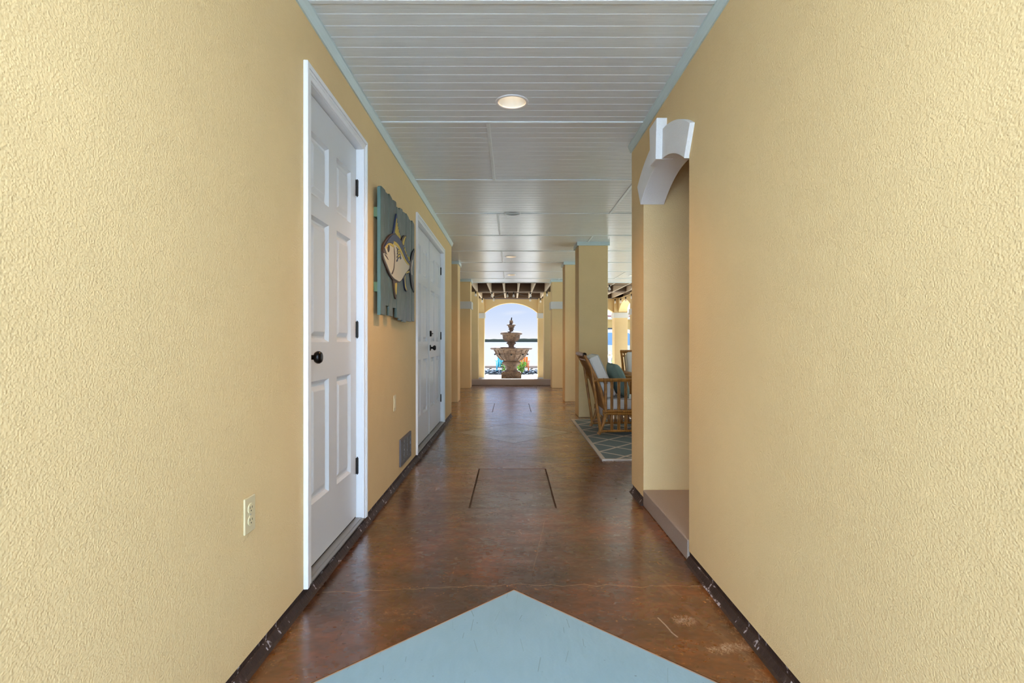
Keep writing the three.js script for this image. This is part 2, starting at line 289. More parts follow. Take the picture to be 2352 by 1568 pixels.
{ // right wall with an arched opening and the niche behind it
  const s = new THREE.Shape(); s.moveTo(MOUTH, SKIRT); s.lineTo(OP.a, SKIRT); s.lineTo(OP.a, OP.spring);
  s.absarc(OP.c, OP.cy, OP.R, Math.PI / 2 + OP.half, Math.PI / 2 - OP.half, true);
  s.lineTo(OP.b, SKIRT); s.lineTo(3.83, SKIRT); s.lineTo(3.83, SLAB); s.lineTo(MOUTH, SLAB); s.closePath();
  const w = new THREE.Group(); w.name = 'wall_right'; scene.add(w); struct(w, 'yellow stucco wall on the right with an arched opening', 'wall');
  const s2 = polyShape([MOUTH, SKIRT, OP.a, SKIRT, OP.a, 2.42, OP.b, 2.42, OP.b, SKIRT, 3.83, SKIRT, 3.83, SLAB, MOUTH, SLAB]);
  obj('stucco', [exX(s, WR, 0.12, 0, 40), exX(s2, WR + 0.12, 0.22)], M.stucco, w);
  obj('niche_wall', [bx(1.196, 2.3, 0, SLAB, OP.b, 3.83), bx(1.196, 2.3, 0, SLAB, OP.a - 0.2, OP.a), bx(2.2, 2.3, 0, SLAB, OP.a, OP.b)], M.stucco, w);
  obj('niche_ceiling', bx(1.196, 2.2, 2.42, SLAB, OP.a, OP.b), M.stucco, w);
  obj('end_and_screen_wall', [bx(2.3, 4.1, 0, SLAB, 3.63, 3.83), bx(4.1, 4.3, 0, SLAB, 3.63, 5.2)], M.stucco, w);  // second piece added out of view, hiding sunlit ground from the columns
  const prof = [WR + 0.01, 0, WR - 0.022, 0, WR - 0.012, 0.006, WR + 0.001, 0.026, WR + 0.01, 0.03].map((v, i, a) => a[i]);
  const bb = obj('baseboard_right', [bx(WR + 0.006, WR + 0.3, 0, SKIRT, MOUTH, OP.a + 0.01), bx(WR + 0.006, WR + 0.3, 0, SKIRT, OP.b, 3.82), exZ(polyShape(prof), MOUTH, OP.a + 0.01), exZ(polyShape(prof), OP.b, 3.82)], M.curb);
  struct(bb, 'dark brown concrete skirting below the right wall', 'baseboard');
  const st = obj('floor_niche', [rbx(WR - 0.004, 2.2, 0.001, 0.105, OP.a + 0.012, OP.b - 0.002, 0.008)], M.taupe); struct(st, 'raised taupe concrete step inside the arched opening', 'step');
}
const lampSpots = [[0.005, 3.13, true], [0.012, 5.87, false], [-0.005, 8.86, true], [0.0, 11.3, true], [2.58, 11.4, true]];
{ // beadboard ceiling, boards across, battens over the sheet joints
  const c = new THREE.Group(); c.name = 'ceiling'; scene.add(c); struct(c, 'pale grey-aqua painted beadboard ceiling with battens', 'ceiling');
  obj('roof_slab', bx(-4.2, 4.2, SLAB, TOP, MOUTH, ROOF_END), M.slab, c);
  const W = BAY / 14, pieces = [], ev = new Evaluator(); ev.attributes = ['position', 'normal', 'uv'];
  const prof = (Z) => polyShape([-Z - W, 0.0035, -Z - W + 0.004, 0, -Z - 0.004, 0, -Z, 0.0035, -Z, 0.012, -Z - W, 0.012]);
  const board = (x0, x1, Z) => { // prism along x
    const g = new THREE.ExtrudeGeometry(prof(Z), { depth: x1 - x0, bevelEnabled: false });
    g.applyMatrix4(new THREE.Matrix4().makeBasis(V(0, 0, 1), V(0, 1, 0), V(-1, 0, 0))).translate(x1, CEIL, 0);
    let out = plain(g);
    for (const [lx, lz] of lampSpots) if (lx > x0 && lx < x1 && Z < lz + 0.095 && Z + W > lz - 0.095) {
      const cyl = new Brush(plain(new THREE.CylinderGeometry(0.083, 0.083, 0.1, 40).translate(lx, CEIL, -lz))); cyl.updateMatrixWorld();
      const b = new Brush(out); b.updateMatrixWorld(); out = plain(ev.evaluate(b, cyl, SUBTRACTION).geometry);
    }
    return out;
  };
  const wMax = (Z) => Z + W * 0.5 < 3.83 ? WR : 4.1, wMin = (Z) => Z + W * 0.5 < 7.65 ? WL : -4.1;
  for (let n = -3; BAY0 + n * BAY < ROOF_END; n++) {
    const Z0 = BAY0 + n * BAY, off = n % 2 === 0 ? 1.073 : -0.147;
    const seams = []; for (let k = -3; k <= 3; k++) seams.push(off + k * 2.44);
    for (let b = 0; b < 14; b++) {
      const Z = Z0 + b * W; if (Z + W > ROOF_END || Z < MOUTH) continue;
      const cuts = [wMin(Z), ...seams.filter((x) => x > wMin(Z) + 0.02 && x < wMax(Z) - 0.02), wMax(Z)];
      for (let k = 0; k + 1 < cuts.length; k++) {
        const g = board(cuts[k], cuts[k + 1], Z);
        if (n >= 0 && n <= 2 && Z > 2.1) { const m = new THREE.Mesh(g, M.ceiling); m.name = 'bead_board'; m.castShadow = m.receiveShadow = true; c.add(m); } else pieces.push(g);
      }
    }
    if (n >= -1) obj('batten', rbx(wMin(Z0 + 0.05), wMax(Z0), CEIL - 0.006, CEIL + 0.004, Z0 - 0.012, Z0 + 0.014, 0.003), M.batten, c);
    for (const x of seams) if (n >= -1 && x > wMin(Z0) + 0.02 && x < wMax(Z0) - 0.02) obj('seam_batten', rbx(x - 0.012, x + 0.012, CEIL - 0.006, CEIL + 0.004, Z0 + 0.014, Math.min(Z0 + BAY - 0.012, ROOF_END), 0.003), M.batten, c);
  }
  const far = new THREE.Mesh(mergeGeometries(pieces), M.ceiling); far.name = 'distant_boards'; far.userData.kind = 'stuff'; far.castShadow = far.receiveShadow = true; c.add(far);
  obj('fascia', [bx(-4.2, 4.2, CEIL - 0.012, SLAB, ROOF_END - 0.03, ROOF_END), bx(-4.2, -4.08, CEIL - 0.02, SLAB, 7.6, ROOF_END), bx(4.08, 4.2, CEIL - 0.02, SLAB, 3.8, ROOF_END)], M.batten, c);
  const crown = (side) => { const s = side; return (w, Z0, Z1) => exZ(polyShape([w, CEIL - 0.05, w + s * 0.008, CEIL - 0.05, w + s * 0.024, CEIL - 0.012, w + s * 0.024, CEIL, w, CEIL]), Z0, Z1); };
  struct(obj('trim_1', crown(1)(WL, MOUTH, 7.66), M.aqua), 'pale aqua cornice strip along the top of the left wall', 'trim');
  struct(obj('trim_2', crown(-1)(WR, MOUTH, 3.84), M.aqua), 'pale aqua cornice strip along the top of the right wall', 'trim');
}

// ---------------------------------------------------------------- arch surround on the right wall
{
  const g = thing('archway_surround', 'white textured arch moulding with keystone on the right wall', 'moulding', [WR, 0, -OP.c]);
  const loc = (geo) => geo.translate(-WR, 0, OP.c);
  const ri = OP.R - 0.012, ro = OP.R + 0.15, a0 = Math.PI / 2 + OP.half, a1 = Math.PI / 2 - OP.half;
  const s = new THREE.Shape(); s.absarc(OP.c, OP.cy, ro, a1, a0, false); s.absarc(OP.c, OP.cy, ri, a0, a1, true); s.closePath();
  obj('archivolt', loc(exX(s, WR - 0.023, 0.022 + 0.133, 0.003, 40)), M.whiteStucco, g);
  const kb = OP.cy + ri - 0.004, k = polyShape([OP.c - 0.06, kb, OP.c + 0.06, kb, OP.c + 0.078, 2.29, OP.c - 0.078, 2.29]);
  obj('keystone', loc(exX(k, WR - 0.058, 0.1, 0.004)), M.whiteStucco, g);
}
// ---------------------------------------------------------------- doors
function panelGeo(w, h) { // six-panel door field: moulding slope, flat, raised bevel, field; lies in (x, y), front +z
  const st = [[0, 0], [0.004, -0.005], [0.012, -0.015], [0.019, -0.0175], [0.026, -0.0165], [0.046, -0.005], [0.05, -0.004]], P = [];
  const ring = ([i, d]) => [V(i, i, d), V(w - i, i, d), V(w - i, h - i, d), V(i, h - i, d)];
  const quad = (a, b, c, d) => P.push(a, b, c, a, c, d);
  for (let k = 0; k + 1 < st.length; k++) { const A = ring(st[k]), B = ring(st[k + 1]); for (let j = 0; j < 4; j++) { const n = (j + 1) % 4; quad(A[j], A[n], B[n], B[j]); } }
  const F = ring(st[st.length - 1]); quad(F[0], F[1], F[2], F[3]);
  const g = new THREE.BufferGeometry().setFromPoints(P); g.computeVertexNormals(); return g;
}
function doorLeaf(parent, Z0, w, h, y0, face) { // leaf lying in the wall plane; Z0 near edge; face = x of front
  const leaf = new THREE.Group(); leaf.name = 'door_leaf'; parent.add(leaf);
  const st = w * 0.13, mid = w * 0.145, pw = (w - 2 * st - mid) / 2;
  const rows = [[0.268, 0.542], [0.984, 0.561], [1.633, 0.28]].map(([a, b]) => [a * h / 2.07, b * h / 2.07]);
  const s = polyShape([Z0, y0, Z0 + w, y0, Z0 + w, y0 + h, Z0, y0 + h]);
  for (const [py, ph] of rows) for (const k of [0, 1]) {
    const u = Z0 + st + k * (pw + mid), p = new THREE.Path(); p.moveTo(u, y0 + py); p.lineTo(u, y0 + py + ph); p.lineTo(u + pw, y0 + py + ph); p.lineTo(u + pw, y0 + py); p.closePath(); s.holes.push(p);
    const g = panelGeo(pw, ph).applyMatrix4(new THREE.Matrix4().makeBasis(V(0, 0, -1), V(0, 1, 0), V(1, 0, 0))).translate(face, y0 + py, -u);
    obj('door_panel', g, M.doorPaint, leaf);
  }
  obj('stile_frame', [exX(s, face - 0.035, 0.035)], M.doorPaint, leaf);
  obj('back_skin', bx(face - 0.036, face - 0.026, y0 + 0.01, y0 + h - 0.01, Z0 + 0.01, Z0 + w - 0.01), M.doorPaint, leaf);
  return leaf;
}
function hinge(parent, Z, y, face) {
  obj('hinge', [rod(V(face + 0.006, y - 0.045, -Z), V(face + 0.006, y + 0.045, -Z), 0.0065), rod(V(face + 0.006, y - 0.05, -Z), V(face + 0.006, y + 0.05, -Z), 0.003), bx(face - 0.002, face + 0.004, y - 0.045, y + 0.045, Z - 0.013, Z + 0.013)], M.hinge, parent);
}
function knob(parent, Z, y, face) {
  const k = new THREE.Group(); k.name = 'door_knob'; parent.add(k);
  const turn = (g) => g.rotateZ(-Math.PI / 2).translate(face, y, -Z);
  obj('rosette', turn(lathe([[0, 0], [0.033, 0], [0.033, 0.004], [0.028, 0.009], [0.018, 0.012], [0, 0.012]], 32)), M.blackMetal, k);
  obj('knob', turn(lathe([[0, 0.01], [0.011, 0.012], [0.0105, 0.028], [0.013, 0.032], [0.022, 0.036], [0.0275, 0.046], [0.027, 0.055], [0.021, 0.063], [0.012, 0.066], [0, 0.066]], 32)), M.blackMetal, k);
}
function doorSet(name, label, { a, b }, leaves) {
  const d = new THREE.Group(); d.name = name; scene.add(d); struct(d, label, 'door');
  const face = WL - 0.032, top = 1.065 + 1.143, cw = 0.057, j = 0.018, i0 = a + cw, i1 = b - cw;
  const U = (o, w, t) => polyShape([a + o, SKIRT, a + o + w, SKIRT, a + o + w, top - o - w, b - o - w, top - o - w, b - o - w, SKIRT, b - o, SKIRT, b - o, top - o, a + o, top - o]);
  obj('casing', [exX(U(0, cw), WL - 0.001, 0.013, 0.003), exX(U(0, 0.02), WL + 0.01, 0.009, 0.003), exX(U(0.024, 0.012), WL + 0.01, 0.0055, 0.0022)], M.casing, d);
  obj('jamb', [bx(WL - 0.12, WL + 0.002, SKIRT, top - cw, i0 - j, i0 + 0.002), bx(WL - 0.12, WL + 0.002, SKIRT, top - cw, i1 - 0.002, i1 + j), bx(WL - 0.12, WL + 0.002, top - cw - 0.002, top - cw + j, i0, i1), bx(WL - 0.09, face - 0.0365, SKIRT, top - cw, i0, i0 + 0.014), bx(WL - 0.09, face - 0.0365, SKIRT, top - cw, i1 - 0.014, i1), bx(WL - 0.09, face - 0.0365, top - cw - 0.014, top - cw, i0, i1)], M.casing, d);
  obj('threshold', [bx(WL - 0.12, WL - 0.002, SKIRT - 0.004, SKIRT + 0.012, i0, i1), rbx(WL - 0.03, WL + 0.012, SKIRT - 0.002, SKIRT + 0.008, i0 - 0.01, i1 + 0.01, 0.003)], M.aluminium, d);
  obj('door_sweep', bx(face - 0.03, face - 0.004, SKIRT + 0.012, SKIRT + 0.024, i0, i1), M.ventDark, d);
  const y0 = SKIRT + 0.022, h = top - cw - 0.006 - y0, n = leaves, w = (i1 - i0 - 0.008 - (n - 1) * 0.004) / n;
  for (let k = 0; k < n; k++) {
    const leaf = doorLeaf(d, i0 + 0.004 + k * (w + 0.004), w, h, y0, face);
    if (n === 1) knob(leaf, i0 + 0.004 + 0.062, 0.995, face);
    else if (k === 1) {
      knob(leaf, i0 + 0.008 + w + 0.062, 0.992, face);
      const g = lathe([[0, 0], [0.032, 0], [0.032, 0.012], [0.026, 0.02], [0, 0.02]], 28).rotateZ(-Math.PI / 2).translate(face, 1.145, -(i0 + 0.008 + w + 0.062));
      obj('deadbolt', [g, bx(face + 0.018, face + 0.034, 1.14, 1.15, i0 + 0.008 + w + 0.045, i0 + 0.008 + w + 0.079)], M.blackMetal, leaf);
    }
  }
  for (const y of [0.36, 1.13, 1.93]) hinge(d, i1 - 0.002, y, face);
  if (n === 2) { obj('astragal', rbx(face - 0.002, face + 0.006, y0, y0 + h, i0 + 0.004 + w - 0.012, i0 + 0.008 + w + 0.01, 0.002), M.doorPaint, d); }
}
doorSet('door_1', 'white six-panel single door with black knob nearest on the left wall', D1, 1);
doorSet('door_2', 'white six-panel double door with black deadbolt further along the left wall', D2, 2);

// ---------------------------------------------------------------- recessed ceiling lights
lampSpots.forEach(([x, Z, on], i) => {
  const labels = ['lit recessed ceiling light nearest the camera, in front of the keystone', 'unlit recessed ceiling light beside a ceiling seam', 'lit recessed ceiling light third along the corridor', 'small lit recessed ceiling light furthest along the corridor', 'small lit recessed ceiling light over the seating area'];
  const L = thing('recessed_light', labels[i], 'ceiling light', [x, CEIL, -Z], 0, 'recessed ceiling lights');
  obj('trim_ring', lathe([[0.081, 0.004], [0.079, -0.001], [0.083, -0.005], [0.094, -0.004], [0.097, 0.001], [0.092, 0.004]], 48), M.casing, L);
  const inside = on ? std(0xfaf6ec, 0.5, { side: THREE.DoubleSide }) : std(0x9aa09c, 0.35, { side: THREE.DoubleSide });  // lamp state painted into the baffle: cream when lit, grey when off
  obj('baffle', lathe([[0.0815, -0.001], [0.074, 0.03], [0.062, 0.055], [0.058, 0.075], [0, 0.075]], 48), inside, L);
  const bulb = obj('lamp', lathe([[0, 0.05], [0.03, 0.051], [0.047, 0.054], [0.051, 0.06], [0.045, 0.068], [0.02, 0.075]], 40), on ? new THREE.MeshStandardMaterial({ color: 0xfff6e6, emissive: 0xfff3e0, emissiveIntensity: 1.5 }) : std(0xb6bab8, 0.3), L);
  if (on) {
    const s = new THREE.SpotLight(0xffc27a, 6, 0, 1.1, 0.9, 2); s.position.set(0, 0.028, 0); s.target.position.set(0, -2, 0); s.castShadow = true; s.shadow.radius = 2; s.name = 'lamp_light'; L.add(s, s.target);
  }
});

// ---------------------------------------------------------------- small fittings on the left wall
{
  const o = thing('wall_outlet', 'ivory double power socket low on the left wall beside the near door', 'outlet', [WL, 0.508, -1.737]);
  obj('cover_plate', rbx(0, 0.0065, -0.0575, 0.0575, -0.035, 0.035, 0.003), M.ivory, o);
  for (const s of [-1, 1]) {
    const r = new THREE.Group(); r.name = 'socket'; o.add(r);
    obj('receptacle', lathe([[0, 0.009], [0.0155, 0.009], [0.017, 0.0075], [0.017, 0.004]], 28).rotateZ(-Math.PI / 2).translate(0, s * 0.0195, 0), M.ivoryIn, r);
    obj('slot', [bx(0.0088, 0.0096, s * 0.0195, s * 0.0195 + 0.008, -0.0075, -0.0055), bx(0.0088, 0.0096, s * 0.0195, s * 0.0195 + 0.007, 0.0055, 0.0075), bx(0.0088, 0.0096, s * 0.0195 - 0.009, s * 0.0195 - 0.005, -0.002, 0.002)], M.slot, r);
  }
  obj('screw', lathe([[0, 0.0085], [0.003, 0.008], [0.003, 0.005]], 12).rotateZ(-Math.PI / 2), M.screw, o);
  const p = thing('wall_plate', 'narrow ivory switch plate below the fish board', 'switch', [WL, 0.618, -3.9]);
  obj('cover_plate', rbx(0, 0.0065, -0.0575, 0.0575, -0.036, 0.036, 0.003), M.ivory, p);
  obj('rocker', rbx(0.005, 0.0095, -0.033, 0.033, -0.016, 0.016, 0.002), M.ivoryIn, p);
  const v = thing('flood_vent', 'dark metal louvred flood vent low on the left wall between the doors', 'vent', [WL, 0.215, -4.29]);
  obj('vent_back', bx(0.001, 0.004, -0.095, 0.095, -0.205, 0.205), M.vent, v);
  obj('vent_frame', [bx(0, 0.013, 0.082, 0.103, -0.212, 0.212), bx(0, 0.013, -0.103, -0.082, -0.212, 0.212), bx(0, 0.013, -0.083, 0.083, -0.212, -0.19), bx(0, 0.013, -0.083, 0.083, 0.19, 0.212), bx(0, 0.011, -0.083, 0.083, -0.073, -0.06), bx(0, 0.011, -0.083, 0.083, 0.06, 0.073)], M.vent, v);
  for (let c = 0; c < 3; c++) for (let r = 0; r < 11; r++) {
    const z = [-0.1315, 0, 0.1315][c], g = new THREE.BoxGeometry(0.012, 0.002, c === 1 ? 0.12 : 0.117).rotateZ(-0.7).translate(0.007, -0.076 + r * 0.0152, -z);
    obj('louvre', g, M.vent, v);
  }
}
// ---------------------------------------------------------------- fish board
{
  const b = thing('fish_wall_board', 'carved and painted tuna fish on weathered teal planks hung on the left wall', 'wall art', [WL, 1.4, -3.9]);
  const Zn = 3.31, front = 0.045, back = 0.026;
  const loc = (g) => g.translate(-WL, -1.4, 3.9);
  const edges = [0, 0.135, 0.235, 0.345, 0.46, 0.57, 0.685, 0.81, 0.93, 1.04, 1.15];
  const tops = [2.022, 2.02, 2.03, 2.028, 2.005, 2.03, 2.03, 2.037, 2.025, 2.035], bots = [1.225, 1.29, 1.23, 1.29, 1.225, 1.215, 1.205, 1.215, 1.215, 1.225];
  for (let i = 0; i < 10; i++) {
    const a = Zn + edges[i] + 0.0015, c = Zn + edges[i + 1] - 0.0015, t = tops[i], y = bots[i], sk = rr(-0.01, 0.01);
    const s = new THREE.Shape(); s.moveTo(a, y + rr(0, 0.006)); s.lineTo(c, y + rr(0, 0.006)); s.lineTo(c, t - 0.02 + sk); s.quadraticCurveTo(c, t + sk, c - 0.025, t + sk * 0.6); s.lineTo(a + 0.02, t - sk * 0.4); s.quadraticCurveTo(a, t - sk, a, t - 0.018); s.closePath();
    obj('plank', loc(exX(s, WL + back, front - back + rr(-0.002, 0.002), 0.002, 6)), M.teal[i % 3], b);
  }
  obj('edge_strip', loc(bx(WL + back - 0.001, WL + front - 0.001, 1.226, 2.01, Zn - 0.003, Zn + 0.002)), M.tealEdge, b);
  for (const y of [1.86, 1.4]) obj('cleat', loc(bx(WL, WL + back, y - 0.03, y + 0.03, Zn + 0.012, Zn + 1.1)), M.cleat, b);
  const F = {
    outline: [-0.027, 1.62, -0.011, 1.653, 0.039, 1.686, 0.121, 1.727, 0.206, 1.762, 0.315, 1.792, 0.431, 1.799, 0.538, 1.789, 0.624, 1.766, 0.714, 1.731, 0.808, 1.706, 0.877, 1.688, 0.953, 1.685, 0.979, 1.664, 0.94, 1.635, 0.877, 1.619, 0.779, 1.588, 0.686, 1.551, 0.576, 1.502, 0.481, 1.477, 0.372, 1.475, 0.278, 1.477, 0.192, 1.495, 0.121, 1.519, 0.052, 1.546, -0.005, 1.575],
    cream: [0.02, 1.647, 0.079, 1.675, 0.163, 1.699, 0.269, 1.707, 0.287, 1.732, 0.392, 1.74, 0.492, 1.729, 0.576, 1.709, 0.664, 1.683, 0.756, 1.663, 0.852, 1.654, 0.84, 1.621, 0.756, 1.589, 0.664, 1.555, 0.565, 1.51, 0.481, 1.485, 0.392, 1.484, 0.297, 1.487, 0.21, 1.501, 0.146, 1.524, 0.079, 1.554, 0.015, 1.582, -0.001, 1.608, 0.055, 1.611, 0.096, 1.612, 0.055, 1.63],
    navy: [0.004, 1.644, 0.055, 1.68, 0.137, 1.722, 0.224, 1.759, 0.315, 1.784, 0.421, 1.791, 0.523, 1.78, 0.608, 1.756, 0.698, 1.722, 0.791, 1.696, 0.864, 1.679, 0.877, 1.664, 0.803, 1.663, 0.709, 1.677, 0.619, 1.698, 0.533, 1.719, 0.451, 1.735, 0.372, 1.74, 0.286, 1.737, 0.269, 1.715, 0.163, 1.704, 0.079, 1.678],
    yellow1: [0.039, 1.654, 0.087, 1.677, 0.158, 1.699, 0.264, 1.707, 0.275, 1.691, 0.189, 1.688, 0.137, 1.685, 0.079, 1.657, 0.055, 1.645],
    yellow2: [0.286, 1.735, 0.372, 1.739, 0.451, 1.733, 0.533, 1.715, 0.597, 1.695, 0.686, 1.673, 0.779, 1.659, 0.852, 1.649, 0.779, 1.646, 0.686, 1.655, 0.597, 1.673, 0.512, 1.694, 0.431, 1.71, 0.353, 1.716, 0.297, 1.714],
    gill: [0.286, 1.706, 0.315, 1.67, 0.325, 1.63, 0.312, 1.587, 0.297, 1.548, 0.246, 1.509, 0.206, 1.507, 0.264, 1.544, 0.287, 1.584, 0.297, 1.626, 0.287, 1.665],
    jaw: [0.015, 1.609, 0.071, 1.602, 0.112, 1.59, 0.124, 1.584, 0.101, 1.584, 0.055, 1.592, 0.01, 1.6],
    mouth: [-0.005, 1.639, 0.031, 1.622, 0.058, 1.616, 0.02, 1.611, -0.018, 1.611, -0.021, 1.625],
    eye: [0.117, 1.683, 0.143, 1.68, 0.149, 1.666, 0.141, 1.647, 0.117, 1.633, 0.096, 1.639, 0.087, 1.655, 0.096, 1.672],
    pupil: [0.121, 1.672, 0.134, 1.667, 0.134, 1.653, 0.121, 1.643, 0.109, 1.649, 0.109, 1.663],
    pectoral: [0.353, 1.707, 0.401, 1.705, 0.451, 1.705, 0.481, 1.693, 0.512, 1.673, 0.529, 1.653, 0.502, 1.643, 0.481, 1.655, 0.411, 1.631, 0.401, 1.615, 0.363, 1.607, 0.372, 1.621, 0.441, 1.653, 0.372, 1.634, 0.382, 1.65, 0.461, 1.677, 0.382, 1.658, 0.388, 1.674, 0.455, 1.693, 0.382, 1.677, 0.392, 1.695],
    pec_y1: [0.401, 1.695, 0.451, 1.702, 0.467, 1.695, 0.401, 1.682],
    pec_y2: [0.401, 1.676, 0.461, 1.691, 0.481, 1.68, 0.401, 1.663],
    pec_y3: [0.401, 1.655, 0.471, 1.672, 0.492, 1.665, 0.401, 1.64],
    dorsal1: [0.407, 1.945, 0.431, 1.939, 0.448, 1.887, 0.481, 1.859, 0.523, 1.829, 0.549, 1.798, 0.515, 1.788, 0.431, 1.793, 0.352, 1.791, 0.283, 1.784, 0.313, 1.814, 0.352, 1.869],
    dy0: [0.401, 1.911, 0.417, 1.914, 0.374, 1.806, 0.345, 1.8],
    dy1: [0.42, 1.884, 0.436, 1.888, 0.401, 1.801, 0.372, 1.795],
    dy2: [0.436, 1.863, 0.453, 1.867, 0.433, 1.799, 0.404, 1.793],
    dy3: [0.454, 1.846, 0.471, 1.85, 0.466, 1.796, 0.436, 1.791],
    dy4: [0.483, 1.829, 0.499, 1.833, 0.505, 1.797, 0.474, 1.791],
    dy5: [0.511, 1.816, 0.528, 1.819, 0.534, 1.795, 0.503, 1.789],
    dorsal2: [0.759, 1.861, 0.773, 1.856, 0.712, 1.81, 0.674, 1.77, 0.638, 1.76, 0.584, 1.772, 0.567, 1.78, 0.602, 1.812, 0.674, 1.844],
    d2y: [0.75, 1.853, 0.693, 1.811, 0.665, 1.776, 0.638, 1.769, 0.611, 1.781, 0.629, 1.802, 0.693, 1.837],
    fl0: [0.712, 1.764, 0.735, 1.74, 0.719, 1.719, 0.678, 1.723],
    fl1: [0.759, 1.742, 0.783, 1.717, 0.767, 1.696, 0.725, 1.701],
    fl2: [0.818, 1.725, 0.842, 1.7, 0.826, 1.678, 0.783, 1.683],
    fl3: [0.889, 1.721, 0.914, 1.695, 0.897, 1.673, 0.852, 1.678],
    tail_up: [1.114, 1.821, 1.128, 1.795, 1.045, 1.728, 1, 1.687, 1.019, 1.67, 0.979, 1.654, 0.927, 1.676, 0.953, 1.709, 1.019, 1.773],
    tail_low: [0.979, 1.664, 1.019, 1.66, 0.992, 1.617, 1.019, 1.567, 1.086, 1.52, 1.119, 1.471, 1.086, 1.463, 1.005, 1.502, 0.958, 1.555, 0.927, 1.609, 0.902, 1.63],
    tail_y: [1.011, 1.708, 1.045, 1.72, 1.019, 1.68, 0.992, 1.637, 1.011, 1.595, 0.984, 1.597, 0.968, 1.639, 0.979, 1.674],
    anal: [0.686, 1.553, 0.732, 1.57, 0.721, 1.528, 0.744, 1.485, 0.803, 1.454, 0.815, 1.445, 0.767, 1.441, 0.709, 1.463, 0.675, 1.505, 0.652, 1.533],
    anal_y: [0.698, 1.539, 0.721, 1.555, 0.718, 1.518, 0.744, 1.48, 0.791, 1.45, 0.756, 1.454, 0.714, 1.477],
    finlets_low: [0.721, 1.571, 0.803, 1.6, 0.914, 1.619, 0.927, 1.595, 0.877, 1.595, 0.84, 1.581, 0.803, 1.588, 0.756, 1.566],
    fl_y: [0.756, 1.578, 0.791, 1.593, 0.84, 1.603, 0.877, 1.61, 0.889, 1.599, 0.827, 1.588, 0.779, 1.576],
    pelvic: [0.287, 1.478, 0.353, 1.475, 0.431, 1.482, 0.415, 1.434, 0.401, 1.386, 0.407, 1.357, 0.372, 1.359, 0.338, 1.393, 0.312, 1.436],
    pelvic_y: [0.349, 1.458, 0.415, 1.467, 0.411, 1.433, 0.396, 1.386, 0.372, 1.396, 0.357, 1.428],
  };
  const put = (name, key, mat, x0, x1, curved, parent = b) => {
    const f = F[key], pts = []; for (let i = 0; i < f.length; i += 2) pts.push(new THREE.Vector2(Zn + (f[i] + 0.035) * 0.965, f[i + 1]));
    let s; if (curved) { const c = new THREE.SplineCurve([...pts, pts[0]]); s = new THREE.Shape(c.getPoints(pts.length * 4)); } else s = new THREE.Shape(pts);
    return obj(name, loc(exX(s, WL + front + x0, x1 - x0, Math.min(0.0012, (x1 - x0) / 3), 6)), mat, parent);
  };
  const f = M.fish;
  const body = put('fish_body', 'outline', f.brown, -0.002, 0.010, true);
  put('flank', 'cream', f.cream, 0.008, 0.0145, true, body); put('back_stripe', 'navy', f.navy, 0.008, 0.0151, true, body);
  put('head_stripe', 'yellow1', f.yellow, 0.010, 0.0168, true, body); put('side_stripe', 'yellow2', f.yellow, 0.010, 0.0168, true, body);
  put('gill_line', 'gill', f.brown, 0.012, 0.0152, true, body); put('jaw_line', 'jaw', f.brown, 0.012, 0.0153, false, body); put('mouth', 'mouth', f.brown, 0.011, 0.015, false, body);
  put('eye_ring', 'eye', f.brown, 0.012, 0.0172, true, body); put('pupil', 'pupil', f.black, 0.014, 0.0185, true, body);
  const pec = put('pectoral_fin', 'pectoral', f.navy, 0.012, 0.0175, false);
  for (const k of ['pec_y1', 'pec_y2', 'pec_y3']) put('fin_ray', k, f.yellow, 0.014, 0.0185, false, pec);
  const d1 = put('dorsal_fin', 'dorsal1', f.navy, -0.001, 0.009, false); for (let k = 0; k < 6; k++) put('fin_ray', 'dy' + k, f.yellow, 0.006, 0.0105, false, d1);
  const d2 = put('second_dorsal_fin', 'dorsal2', f.brown, -0.001, 0.009, true); put('fin_ray', 'd2y', f.yellow, 0.006, 0.0105, true, d2);
  for (let k = 0; k < 4; k++) put('finlet', 'fl' + k, f.yellow, -0.001, 0.008, false);
  const tl = put('tail_fin', 'tail_up', f.black, -0.001, 0.009, true); put('lower_lobe', 'tail_low', f.black, -0.001, 0.009, true, tl); put('tail_highlight', 'tail_y', f.white, 0.006, 0.0105, true, tl);
  const an = put('anal_fin', 'anal', f.navy, -0.001, 0.008, true); put('fin_ray', 'anal_y', f.yellow, 0.005, 0.0095, true, an);
  const fl = put('lower_finlets', 'finlets_low', f.black, -0.001, 0.008, false); put('fin_ray', 'fl_y', f.yellow, 0.005, 0.0095, false, fl);
  const pv = put('pelvic_fin', 'pelvic', f.brown, -0.001, 0.008, true); put('fin_ray', 'pelvic_y', f.yellow, 0.005, 0.0095, true, pv);
}

// ---------------------------------------------------------------- columns
function column(label, x0, Z0, o = {}) { // x0 = left edge, Z0 = near face
  const { s = 0.41, base = 0, top = CEIL, band = false, crown = false, plinth = false } = o;
  const c = thing('column', label, 'column', [x0 + s / 2, base, -(Z0 + s / 2)], 0, o.group ?? 'square yellow stucco columns'), h = s / 2;
  obj('shaft', rbx(-h, h, 0, top - base, -h, h, 0.008), M.stucco, c);
  if (band) obj('band', rbx(-h - 0.028, h + 0.028, EYE + 0.725 - base, EYE + 0.89 - base, -h - 0.028, h + 0.028, 0.004), M.band, c);
  if (crown) { const t = top - base, e = 0.022; obj('crown_trim', [bx(-h - e, h + e, t - 0.05, t, -h - e, -h), bx(-h - e, h + e, t - 0.05, t, h, h + e), bx(-h - e, -h, t - 0.05, t, -h, h), bx(h, h + e, t - 0.05, t, -h, h)], M.aqua, c); }
  if (plinth) obj('base_block', bx(-h - 0.015, h + 0.015, 0, 0.06, -h - 0.015, h + 0.015), M.band, c);
  return c;
}
column('wide yellow column right behind the rattan armchair', 0.944, 7.55, { crown: true });
